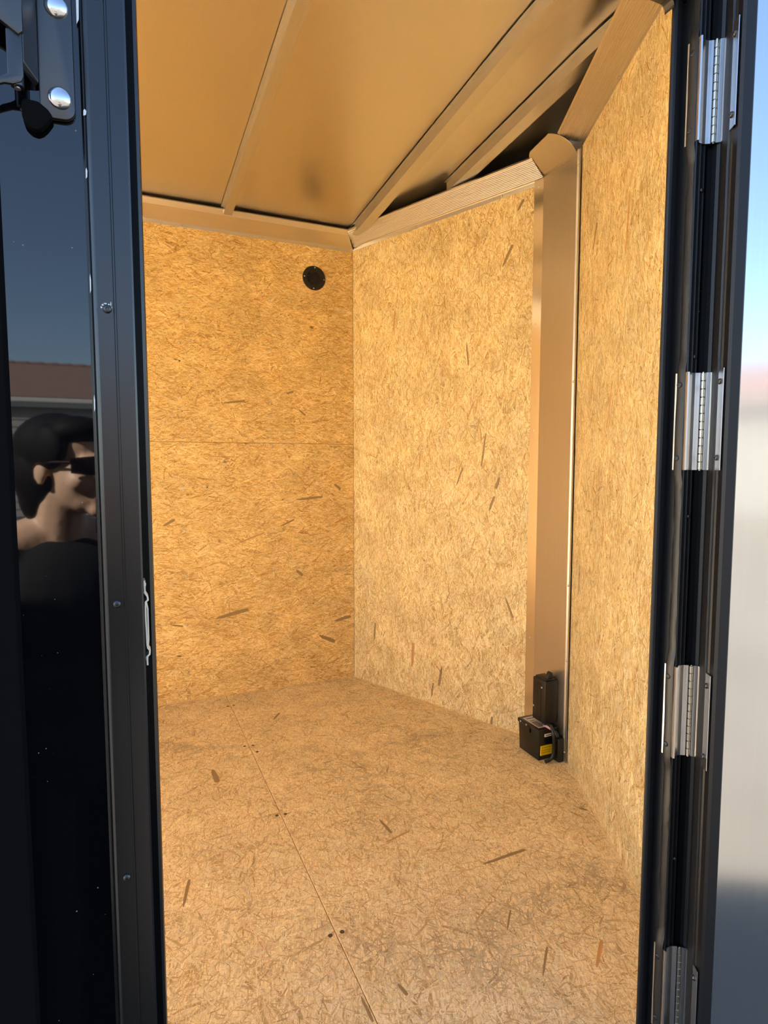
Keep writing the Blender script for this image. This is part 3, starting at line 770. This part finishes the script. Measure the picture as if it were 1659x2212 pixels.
# ------------------------------------------------------------------ open side door
dE = Vector((-.49, -.87)).normalized()          # across the door edge, towards the camera
dP = Vector((.87, -.49)).normalized()           # along the door, away from the hinge
P0 = Vector((.8045, -.004)); Q1 = P0 + dP*.012; Q2 = Q1 + dE*.030; Q3 = Q2 + dE*.022
door = empty('door_1', (0, 0, 0))
tag(door, 'open side door with brushed aluminium inside face, at right', 'door', kind='structure')
def D(a, e, base=Q1):
    v = base + dP*a + dE*e
    return (v.x, v.y)
DZ0, DZ1 = -.03, 1.75
# edge extrusion: outer lip, edge with ridges, inner trim
extrude_sheet(MB(), [D(.03, -.006), D(-.006, -.006), D(-.004, -.001), D(0, .002), D(0, .010), D(-.0015, .012), D(0, .014), D(.001, .034), D(-.0005, .0365), D(.001, .039), D(.001, .052), D(.004, .0545), D(.0155, .0548), D(.017, .053), D(.017, .050)][::-1], .0012, DZ0, DZ1).build('edge_trim', M_DOORTRIM, door)
m = MB(); pl = [D(.020, .050), D(.72, .050), D(.72, .0495), D(.72, 0), D(.02, 0)]
MB().prism([D(.02, .049), D(.72, .049), D(.72, .0015), D(.02, .0015)], DZ0+.01, DZ1-.01).build('core', M_FRAMESTEEL, door)
pan = MB().prism([(.0135, .0), (.70, .0), (.70, .0012), (.0135, .0012)], DZ0+.01, DZ1-.01).build('inner_panel', M_DOORPANEL, door)
xa = Vector((dP.x, dP.y, 0)); ya = Vector((dE.x, dE.y, 0))
pan.matrix_basis = Matrix(((xa.x, ya.x, 0, Q1.x + dE.x*.0502), (xa.y, ya.y, 0, Q1.y + dE.y*.0502), (0, 0, 1, 0), (0, 0, 0, 1)))
MB().prism([D(.01, -.004), D(.74, -.004), D(.74, .0), D(.01, .0)], DZ0, DZ1).build('outer_skin', M_SKIN, door)
extrude_sheet(MB(), [D(.695, .050), D(.697, .0548), D(.742, .0548), D(.745, .05), D(.745, -.006), D(.70, -.006)], .0012, DZ0, DZ1).build('edge_trim', M_DOORTRIM, door)
for z in (DZ0, DZ1-.045):
    MB().prism([D(.004, .0505), D(.742, .0505), D(.742, .0545), D(.004, .0545)], z, z+.045).build('rail', M_BLACKTRIM, door)
def tape_door(z):
    b = bulge(z); w = .0006*math.sin(z*19+.6)+.0004*math.sin(z*47)
    e0 = .0105 + .004*b + w; e1 = .031 + .003*b + w*.5
    return [D(-.0006, e0-.001), D(-.0030-.0015*b, e0+.001), D(-.0034-.002*b, (e0+e1)/2), D(-.0030-.001*b, e1-.002), D(-.0006, e1), D(.0004, e1), D(.0004, e0-.001)]
tape('sealing_tape', tape_door, DZ0+.01, DZ1-.01, .008, M_TAPE, door)

# ------------------------------------------------------------------ hinges
HL = ['topmost aluminium door hinge, highest on the right door edge', 'second aluminium door hinge from the top, at eye level', 'third aluminium door hinge from the top, level with the battery box', 'lowest aluminium door hinge, cut by the picture bottom edge']
for i, (za, zb) in enumerate(HZ):
    h = empty('door_hinge', (P0.x, P0.y, za))
    tag(h, HL[i], 'hinge', 'hinges of the side door')
    H_ = zb-za
    def loc(p): return (p[0]-P0.x, p[1]-P0.y)
    # frame leaf: narrow tongue in the rebate, bright rib, shallow trough, up to the pin
    fl = [(.7752, .0185), (.7756, .0085), (.7762, .0018), (.7752, -.0032), (.7772, -.0046), (.7784, -.0030), (.7835, .0006), (.7900, .0012), (.7950, .0002), (.7985, -.0018), (.8012, -.0036)]
    extrude_sheet(MB(), [loc(p) for p in fl], .0012, 0, H_).build('frame_leaf', M_HINGE, h)
    # door leaf: bright step, plate along the door edge, standing flange
    dl = [(P0 + dP*.0030 + dE*.0008), (P0 + dP*.0045 + dE*.0035), (P0 + dP*.0075 + dE*.0040), (Q1 + dE*.0045 + dP*(-.0022)), (Q1 + dE*.0085 + dP*(-.0014)), (Q1 + dE*.032 + dP*(-.0018)), (Q1 + dE*.0345 + dP*(-.0035)), (Q1 + dE*.0495 + dP*(-.0035))]
    tip_ = .012
    m = extrude_sheet(MB(), [loc(p) for p in dl], .0012, 0, H_)
    m.build('door_leaf', M_HINGE, h)
    nk = 12
    for k in range(nk):
        z0 = H_*k/nk + .0004; z1 = H_*(k+1)/nk - .0004
        MB().lathe([(.0021, z0), (.0027, z0+.0004), (.0027, z1-.0004), (.0021, z1)], Matrix.Translation((-.0008, -.0022, 0)), 14).build('knuckle', M_KNUCKLE, h, smooth=True)
    MB().lathe([(.0013, -.001), (.0013, H_+.001)], Matrix.Translation((-.0008, -.0022, 0)), 10).build('pin', M_STEELHEAD, h)
    for z in (.018, H_-.018):
        q = Q1 + dE*.040 + dP*(-.0037)
        screw_mb((q.x-P0.x, q.y-P0.y, z), (-dP.x, -dP.y, 0), .0042, .0030).build('hinge_screw', M_BLACKSTEEL, h, smooth=True)
        screw_mb((.7736-P0.x, .0095-P0.y, z), (-1, -.2, 0), .0042, .0016).build('hinge_screw', M_TAPE, h, smooth=True)
for z in (1.43, 1.19, .95, .40):
    screw_mb((.7945, .0022, z), (-.3, -1, 0), .003, .0018).build('channel_screw', M_BLACKSTEEL, frm, smooth=True)

# ------------------------------------------------------------------ bar lock bracket on the skin, upper left
lk = empty('lock_bracket', (-.0385, -.0005, 1.400))
tag(lk, 'black steel lock bracket with two bright carriage bolts, upper left', 'lock bracket')
def xz(poly, y0, y1):
    """prism in x-z, from y0 (front, negative) to y1"""
    return MB().prism(poly, -y1, -y0, frame((0, 0, 0), (1, 0, 0), (0, 0, 1)))
rc = [(.0110-.009*(1-math.cos(R(a))), -.0565-.0-.009*math.sin(R(a))+.009) for a in range(0, 91, 15)]
plate = [(.0122, .14)] + [(.0122-.010*(1-math.cos(R(a))), -.047-.010*math.sin(R(a))) for a in range(0, 91, 15)] + [(-.016, -.058), (-.0165, -.030), (-.0150, .14)]
xz(plate, -.0055, .0).build('base_plate', M_BLACKSTEEL, lk, smooth=True, bevel=.0012)
# riser folded out from the plate, front arm and curled hook round the pin
MB().add([(-.0150, -.0055, .14), (-.0160, -.0055, -.030), (-.0262, -.020, -.022), (-.0245, -.020, .14), (-.0185, -.002, .14), (-.0195, -.002, -.033), (-.0300, -.0185, -.026), (-.0280, -.0185, .14)],
         [(0,1,2,3), (7,6,5,4), (0,4,5,1), (1,5,6,2), (2,6,7,3), (3,7,4,0)]).build('riser', M_BLACKSTEEL, lk, bevel=.0008)
lobe = [(-.0060, -.0575), (-.0110, -.0655), (-.0150, -.0700), (-.0190, -.0722), (-.0240, -.0714), (-.0285, -.0675), (-.0305, -.061), (-.0305, -.050), (-.0280, -.0465), (-.0170, -.0470), (-.0100, -.052)]
xz(lobe, -.009, .0).build('lower_lobe', M_SEAM, lk, smooth=True, bevel=.002)  # dull black in place of bracket paint: underside shade put into the colour
arm = [(-.0242, .14), (-.0252, .000), (-.0285, -.0035), (-.046, .0075), (-.085, .024), (-.085, .14)]
xz(arm, -.0245, -.0195).build('arm', M_BLACKSTEEL, lk, smooth=True, bevel=.001)
MB().tube([(-.0318, -.0165, .12), (-.0318, -.0165, -.043)], .0052, 16).build('pin', M_BLACKSTEEL, lk, smooth=True)
MB().lathe([(.0026, 0), (.0026, .0012), (.0016, .0018)], Matrix.Translation((-.0318, -.0165, -.0448)), 12).build('pin_end', M_STEELHEAD, lk, smooth=True)
hk = [(-.0245 + .0*a, 0, 0) for a in range(1)]
xz([(-.0262, .000), (-.0262, -.036), (-.0285, -.041), (-.034, -.044), (-.041, -.0445), (-.050, -.049), (-.060, -.058), (-.060, -.052), (-.049, -.042), (-.042, -.0385), (-.0385, -.036), (-.0385, .001)], -.0225, -.0185).build('hook', M_BLACKSTEEL, lk, smooth=True, bevel=.0012)
for z in (.0387, -.0392):
    MB().lathe([(.0098, 0), (.0098, .0008), (.0090, .0022), (.0070, .0037), (.0040, .0046), (.0012, .0049)], Matrix.Translation((.0000, -.0055, z)) @ Matrix.Rotation(R(90), 4, 'X'), 28).build('carriage_bolt', M_BOLT, lk, smooth=True)

# ------------------------------------------------------------------ outside: ground, ramp, house
gr = MB().box((-60, -60, -.62), (60, 60, -.5)).build('ground', concrete())
tag(gr, 'pale concrete ground outside the trailer', 'ground', kind='structure')
ramp = empty('door_2', (0, 0, 0)); tag(ramp, 'unseen rear ramp door, added open to let the sun in', 'ramp door', kind='structure')  # out of view, added lying open so sun reaches the inside floor
Mr = Matrix.Translation((XR-.02, 1.03, -.02)) @ Matrix.Rotation(math.atan2(-.46, -2.0) - math.pi, 4, 'Y')
MB().box((-2.05, -.95, -.02), (0, .95, 0)).build('ramp_board', M_OSB_F, ramp, M=Mr)
rh = MB().box((XR-.02, 0, 1.95), (XR+.03, 2.085, 2.2)).box((XR-.02, 2.0, -.1), (XR+.03, 2.085, 1.95)).box((XR-.02, 0, -.1), (XR+.03, .06, 1.95)).build('wall_rear', M_BLACKTRIM)
tag(rh, 'black rear frame around the open ramp doorway', 'frame', kind='structure')
# axle, wheels and frame rails carry the trailer
ch = empty('chassis', (-.8, 1.03, -.5)); tag(ch, 'black steel chassis with wheels under the trailer', 'chassis')
for y in (-.7, .7): MB().box((-1.5, y-.03, .28), (1.9, y+.03, .40)).build('rail', M_FRAMESTEEL, ch)
for x in (-1.2, -.4, .4, 1.2): MB().box((x-.03, -.7, .30), (x+.03, .7, .38)).build('crossmember', M_FRAMESTEEL, ch)
for y in (-.93, .93):
    MB().lathe([(.19, -.08), (.30, -.085), (.33, -.05), (.33, .05), (.30, .085), (.19, .08)], Matrix.Translation((-.3, y*.86, .33)) @ Matrix.Rotation(R(90), 4, 'X'), 32).build('wheel', M_RUBBER, ch, smooth=True)
MB().tube([(-.3, -.8, .33), (-.3, .8, .33)], .03, 10).build('axle', M_FRAMESTEEL, ch)

M_SIDING = simple('pale_siding', (142, 138, 130), .7, 0, .05, 3)
M_ROOF = simple('brown_roof_tile', (116, 90, 80), .85, 0, .18, 6)
M_FASCIA = simple('white_fascia', (186, 184, 178), .6, 0, .04, 5)
M_WINDOW = simple('dark_window_glass', (30, 36, 42), .06, 0, .1, 5, ior=1.6)
M_SOFFIT = simple('grey_green_soffit', (92, 98, 96), .8, 0, .06, 5)
hs = empty('house', (-1.5, -18.0, -.5))
tag(hs, 'low brown roofed house with pale siding, mirrored in the black wall', 'house')
MB().box((-12, -7, 0), (12, -.02, 3.2)).build('wall', M_SIDING, hs)
for i in range(14):
    z = .12 + i*.2
    MB().add([(-12, 0, z), (12, 0, z), (12, 0.028, z), (-12, .028, z), (-12, 0, z+.2), (12, 0, z+.2), (12, .006, z+.2), (-12, .006, z+.2)], [(3,2,1,0), (4,5,6,7), (0,1,5,4), (1,2,6,5), (2,3,7,6), (3,0,4,7)]).build('siding_board', M_SIDING, hs)
MB().box((-12.3, -.05, 3.02), (12.3, .14, 3.08)).build('soffit', M_SOFFIT, hs)
MB().box((-12.3, .12, 3.04), (12.3, .17, 3.28)).build('fascia', M_FASCIA, hs)
MB().box((-12.3, .17, 3.16), (12.3, .26, 3.28)).build('gutter', M_FASCIA, hs, bevel=.02)
rf = MB().add([(-12.4, .26, 3.30), (12.4, .26, 3.30), (12.4, -3.2, 4.62), (-12.4, -3.2, 4.62), (12.4, -7.4, 3.3), (-12.4, -7.4, 3.3)], [(0, 1, 2, 3), (3, 2, 4, 5), (0, 3, 5), (1, 4, 2), (0, 5, 4, 1)]).build('roof', M_ROOF, hs)
for i in range(62):
    MB().tube([(-12.2+i*.4, -3.36, 4.63), (-12.2+i*.4+.42, -3.36, 4.66)], .085, 6).build('ridge_tile', M_ROOF, rf)
for (x, w) in ((-8, 1.6), (-3.4, 1.2), (4.6, 1.8), (9, 1.4)):
    wnd = MB().box((x-w/2-.08, 0, .95), (x+w/2+.08, .07, 2.35)).build('window', M_FASCIA, hs)
    for s in (-1, 1): MB().box((x+s*w/4-w/4+.03, .06, 1.03), (x+s*w/4+w/4-.03, .08, 2.27)).build('pane', M_WINDOW, wnd)

# ------------------------------------------------------------------ the photographer, seen only as a reflection in the black skin
def unit_sphere(nu, nv):
    T = [(0, 0, 1)] + [(math.sin(math.pi*i/nv)*math.cos(2*math.pi*k/nu), math.sin(math.pi*i/nv)*math.sin(2*math.pi*k/nu), math.cos(math.pi*i/nv)) for i in range(1, nv) for k in range(nu)] + [(0, 0, -1)]
    F = [[0, 1+k, 1+(k+1) % nu] for k in range(nu)]
    for i in range(nv-2):
        for k in range(nu): F.append([1+i*nu+k, 1+(i+1)*nu+k, 1+(i+1)*nu+(k+1) % nu, 1+i*nu+(k+1) % nu])
    last = len(T)-1
    F += [[last, 1+(nv-2)*nu+(k+1) % nu, 1+(nv-2)*nu+k] for k in range(nu)]
    return np.array(T), F
SPH_BIG = unit_sphere(22, 14); SPH_SMALL = unit_sphere(12, 8)
def blob_mesh(name, shapes, voxel, mat, parent=None, smooth_it=6):
    vs = []; fs = []; off = 0
    for s in shapes:
        if s[0] == 'e': mats = [s[1]]; T, F = SPH_BIG
        else:
            a, c, r0, r1 = Vector(s[1]), Vector(s[2]), s[3], s[4]
            n = max(2, int((c-a).length/(min(r0, r1)*.4))+1); T, F = SPH_SMALL
            mats = [Matrix.Translation(a.lerp(c, i/n)) @ Matrix.Scale(r0+(r1-r0)*i/n, 4) for i in range(n+1)]
        for M in mats:
            A = np.array(M); vs.append(T @ A[:3, :3].T + A[:3, 3]); fs += [[i+off for i in f] for f in F]; off += len(T)
    me = bpy.data.meshes.new(name); me.from_pydata(np.concatenate(vs).tolist(), [], fs); me.update()
    o = bpy.data.objects.new(name+'_tmp', me); COL.objects.link(o)
    r_ = o.modifiers.new('r', 'REMESH'); r_.mode = 'VOXEL'; r_.voxel_size = voxel; r_.use_smooth_shade = True
    s_ = o.modifiers.new('s', 'SMOOTH'); s_.factor = .5; s_.iterations = smooth_it
    dg = bpy.context.evaluated_depsgraph_get()
    out = bpy.data.meshes.new_from_object(o.evaluated_get(dg)); out.name = name
    bpy.data.objects.remove(o); bpy.data.meshes.remove(me)
    out.materials.clear(); out.materials.append(mat)
    for p in out.polygons: p.use_smooth = True
    q = bpy.data.objects.new(name, out); COL.objects.link(q)
    if parent: q.parent = parent
    return q
M_FLESH = simple('skin_tone', (226, 184, 152), .5, 0, .06, 40)
M_HAIR = simple('dark_brown_hair', (18, 13, 11), .7, 0, .45, 160, stretch=(1, 1, .12), spec=.2)
M_SHIRT = simple('black_cotton', (14, 14, 15), .85, 0, .2, 90)
M_TROUSERS = simple('black_denim', (17, 18, 21), .8, 0, .2, 90)
M_SHOE = simple('black_leather', (16, 15, 15), .5, 0, .2, 60)
M_TEMPLE = simple('matt_dark_red_plastic', (44, 18, 14), .6, 0, .1, 40, spec=.2)
M_LENS = simple('dark_lens', (24, 10, 8), .05, 0, .1, 20, ior=1.6)
PX, PY = -.135, -.945                                 # neck base
fa = R(52)                                            # head turned towards +x
fh = Vector((math.sin(fa), math.cos(fa), 0)); rh_ = Vector((fh.y, -fh.x, 0))
hc = Vector((-.108, -.930, 1.022))
def HM(f_, r_, u_, sf, sr, su, tilt=0):
    """ellipsoid in head space: forward, right, up"""
    o = hc + fh*f_ + rh_*r_ + Vector((0, 0, u_))
    M = Matrix(((rh_.x, fh.x, 0, o.x), (rh_.y, fh.y, 0, o.y), (0, 0, 1, o.z), (0, 0, 0, 1)))
    return ('e', M @ Matrix.Rotation(tilt, 4, 'X') @ Matrix.Diagonal((sr, sf, su, 1)))
ba = R(28); bf = Vector((math.sin(ba), math.cos(ba), 0)); br = Vector((bf.y, -bf.x, 0))
bc = Vector((PX-.01, PY-.03, 0))
def BP(f_, r_, z): return bc + bf*f_ + br*r_ + Vector((0, 0, z))
def BE(f_, r_, z, sf, sr, su):
    o = BP(f_, r_, z); return ('e', Matrix(((br.x, bf.x, 0, o.x), (br.y, bf.y, 0, o.y), (0, 0, 1, o.z), (0, 0, 0, 1))) @ Matrix.Diagonal((sr, sf, su, 1)))
phone_c = CAM - cf*.024 + Vector((0, 0, -.045))
shapes = [HM(-.012, 0, .035, .092, .073, .085), HM(.030, 0, -.020, .060, .060, .085), HM(.045, 0, -.072, .040, .042, .035), HM(.078, 0, -.098, .020, .026, .018),
          HM(.093, 0, -.018, .016, .012, .030, R(-18)), HM(.104, 0, -.034, .014, .015, .011), HM(.082, 0, .016, .020, .050, .014), HM(.084, 0, -.063, .017, .026, .008), HM(.082, 0, -.075, .016, .022, .008),
          HM(.060, .040, -.03, .024, .022, .022), HM(.060, -.040, -.03, .024, .022, .022), HM(-.012, .072, -.012, .017, .008, .030), HM(-.012, -.072, -.012, .017, .008, .030),
          ('c', hc + fh*(-.022) + Vector((0, 0, -.06)), BP(.005, 0, .84), .056, .062),
          ('c', BP(0, -.03, .86), BP(0, -.165, .815), .055, .056), ('c', BP(0, .03, .86), BP(0, .165, .815), .055, .056),
          BE(.01, 0, .70, .105, .160, .17), BE(.01, 0, .52, .10, .135, .17), BE(0, 0, .36, .115, .165, .14)]
# right arm raised, its hand round the phone from below; left arm hanging
sh = BP(0, .172, .815); EL = BP(.12, .21, .52); WR = Vector(phone_c) + cr*.045 - cf*.050 + Vector((0, 0, -.150))
shapes += [('c', sh, EL, .047, .038), ('c', EL, WR, .037, .025)]
pa = Vector(phone_c) + cr*.064 - cf*.008 + Vector((0, 0, -.075))
shapes += [('c', WR, pa, .024, .022), ('c', WR + cr*.006, pa + cr*.006 + Vector((0, 0, .028)), .020, .014), ('c', WR - cf*.008, pa - cf*.012 + Vector((0, 0, .01)), .018, .013)]
for k, dz in enumerate((.030, .013, -.004, -.020)):
    kn = pa + cr*.004 + Vector((0, 0, dz)); ln = (.030, .034, .032, .026)[k]
    md = Vector(phone_c) + cr*.050 + cf*.008 + Vector((0, 0, -.067+dz)); tp = Vector(phone_c) + cr*(.046-ln) + cf*.0140 + Vector((0, 0, -.064+dz))
    shapes += [('c', kn, md, .0086, .0080), ('c', md, tp, .0078, .0068)]
th0 = pa - cf*.014 - cr*.006 + Vector((0, 0, -.012)); th1 = Vector(phone_c) + cr*.036 - cf*.020 + Vector((0, 0, -.066)); th2 = Vector(phone_c) + cr*.018 - cf*.0150 + Vector((0, 0, -.046))
shapes += [('c', th0, th1, .0115, .0100), ('c', th1, th2, .0095, .0082)]
shl = BP(0, -.172, .815); ELL = BP(-.02, -.225, .53); WRL = BP(.04, -.235, .29)
shapes += [('c', shl, ELL, .047, .038), ('c', ELL, WRL, .037, .025)]
pl_ = BP(.055, -.235, .22)
shapes += [('c', WRL, pl_ + bf*.02, .022, .020), ('c', WRL, pl_ - bf*.02, .020, .017)]
for k in range(4):
    f0 = pl_ + bf*(.030-.018*k) + Vector((0, 0, -.01)); ln = (.040, .044, .041, .033)[k]
    f1 = f0 + Vector((0, 0, -ln)) + br*.006; f2 = f1 + Vector((0, 0, -ln*.75)) + br*.018
    shapes += [('c', f0, f1, .0092, .0084), ('c', f1, f2, .0082, .0072)]
shapes += [('c', WRL + bf*.02 + Vector((0, 0, -.03)), pl_ + bf*.048 + br*.012 + Vector((0, 0, -.005)), .012, .0105), ('c', pl_ + bf*.048 + br*.012 + Vector((0, 0, -.005)), pl_ + bf*.050 + br*.022 + Vector((0, 0, -.038)), .0098, .0085)]
for s in (-1, 1):
    hp = BP(0, s*.095, .33); kn = BP(.02, s*.10, -.07); an = BP(-.02, s*.105, -.42)
    shapes += [('c', hp, kn, .082, .055), ('c', kn, an, .052, .036), ('c', an, BP(.12, s*.12, -.468), .036, .026)]
body = blob_mesh('person', shapes, .006, M_FLESH)
tag(body, 'person in black top and dark sunglasses holding a phone, seen mirrored', 'person')
hair = [HM(-.030, 0, .045, .100, .084, .082), HM(-.055, 0, -.01, .075, .084, .10), HM(.030, 0, .083, .062, .068, .036), HM(-.066, .030, -.060, .036, .040, .07), HM(-.066, -.030, -.060, .036, .040, .07), HM(-.082, 0, -.075, .032, .045, .07),
        HM(.005, .066, .045, .045, .020, .050), HM(.005, -.066, .045, .045, .020, .050)]
blob_mesh('hair', hair, .006, M_HAIR, body, 4)
shirt = [('c', BP(0, -.125, .812), BP(0, -.168, .805), .068, .070), ('c', BP(0, .125, .812), BP(0, .168, .805), .068, .070), BE(.012, 0, .70, .125, .185, .17), BE(.012, 0, .52, .12, .16, .18), BE(.004, 0, .38, .135, .185, .14), BE(.0, 0, .785, .085, .15, .055)]
for s in (-1, 1):
    eq, wq = (EL, WR) if s > 0 else (ELL, WRL)
    shirt += [('c', BP(0, s*.172, .815), eq, .068, .054), ('c', eq, eq.lerp(wq, .92), .052, .036)]
blob_mesh('shirt', shirt, .008, M_SHIRT, body)
tr = [BE(0, 0, .34, .13, .18, .12)]
for s in (-1, 1):
    tr += [('c', BP(0, s*.09, .33), BP(.01, s*.095, -.07), .112, .108), ('c', BP(.01, s*.095, -.07), BP(0, s*.10, -.38), .106, .104)]
blob_mesh('trousers', tr, .01, M_TROUSERS, body)
for s in (-1, 1):
    sh_ = blob_mesh('shoe', [BE(.03, s*.112, -.462, .125, .046, .036), BE(-.03, s*.106, -.44, .055, .044, .055), BE(.03, s*.112, -.482, .13, .048, .018)], .007, M_SHOE, body, 3)
# sunglasses: two curved lenses, bridge and temples
gl = empty('sunglasses', (0, 0, 0)); gl.parent = body; gl['label'] = 'dark wraparound sunglasses'
def hp_(f_, r_, u_): return hc + fh*f_ + rh_*r_ + Vector((0, 0, u_))
for s in (-1, 1):
    vs = []; fs = []; nu, nv = 9, 6
    for q in (0, .003):
        for i in range(nu+1):
            a = R(4 + 52*i/nu)
            for j in range(nv+1):
                v = -1+2*j/nv; up = .004 + v*.022*(1-.25*(i/nu)**2)
                rr = .083 + q
                vs.append(hp_(.020 + rr*math.cos(a)*1.02, s*rr*math.sin(a)*.98, up))
    st = (nu+1)*(nv+1)
    for i in range(nu):
        for j in range(nv):
            a = i*(nv+1)+j
            fs += [(a, a+1, a+nv+2, a+nv+1), (st+a, st+a+nv+1, st+a+nv+2, st+a+1)]
    for i in range(nu): 
        a = i*(nv+1); b = a+nv
        fs += [(a, a+nv+1, st+a+nv+1, st+a), (b, st+b, st+b+nv+1, b+nv+1)]
    for j in range(nv):
        a = j; b = nu*(nv+1)+j
        fs += [(a, st+a, st+a+1, a+1), (b, b+1, st+b+1, st+b)]
    MB().add(vs, fs).build('lens', M_LENS, gl, smooth=True)
    MB().tube([hp_(.066, s*.068, .012), hp_(.03, s*.0765, .012), hp_(-.015, s*.0775, .008), hp_(-.03, s*.074, -.004)], .0028, 8).build('temple', M_TEMPLE, gl, smooth=True)
MB().tube([hp_(.106, -.012, .012), hp_(.109, 0, .015), hp_(.106, .012, .012)], .0028, 8).build('bridge', M_PLASTIC, gl, smooth=True)
# the phone in her hands, just behind the taking lens
ph = empty('phone', phone_c); tag(ph, 'slim dark phone held upright in one hand, seen mirrored', 'phone')
Mp = Matrix(((cr.x, cu.x, -cf.x, 0), (cr.y, cu.y, -cf.y, 0), (cr.z, cu.z, -cf.z, 0), (0, 0, 0, 1)))
MB().box((-.036, -.095, -.004), (.036, .052, .004)).build('phone_body', M_PLASTIC, ph, smooth=True, bevel=.0035, M=Mp)
MB().box((-.033, -.091, .0038), (.033, .048, .0043)).build('screen', M_WINDOW, ph, M=Mp)
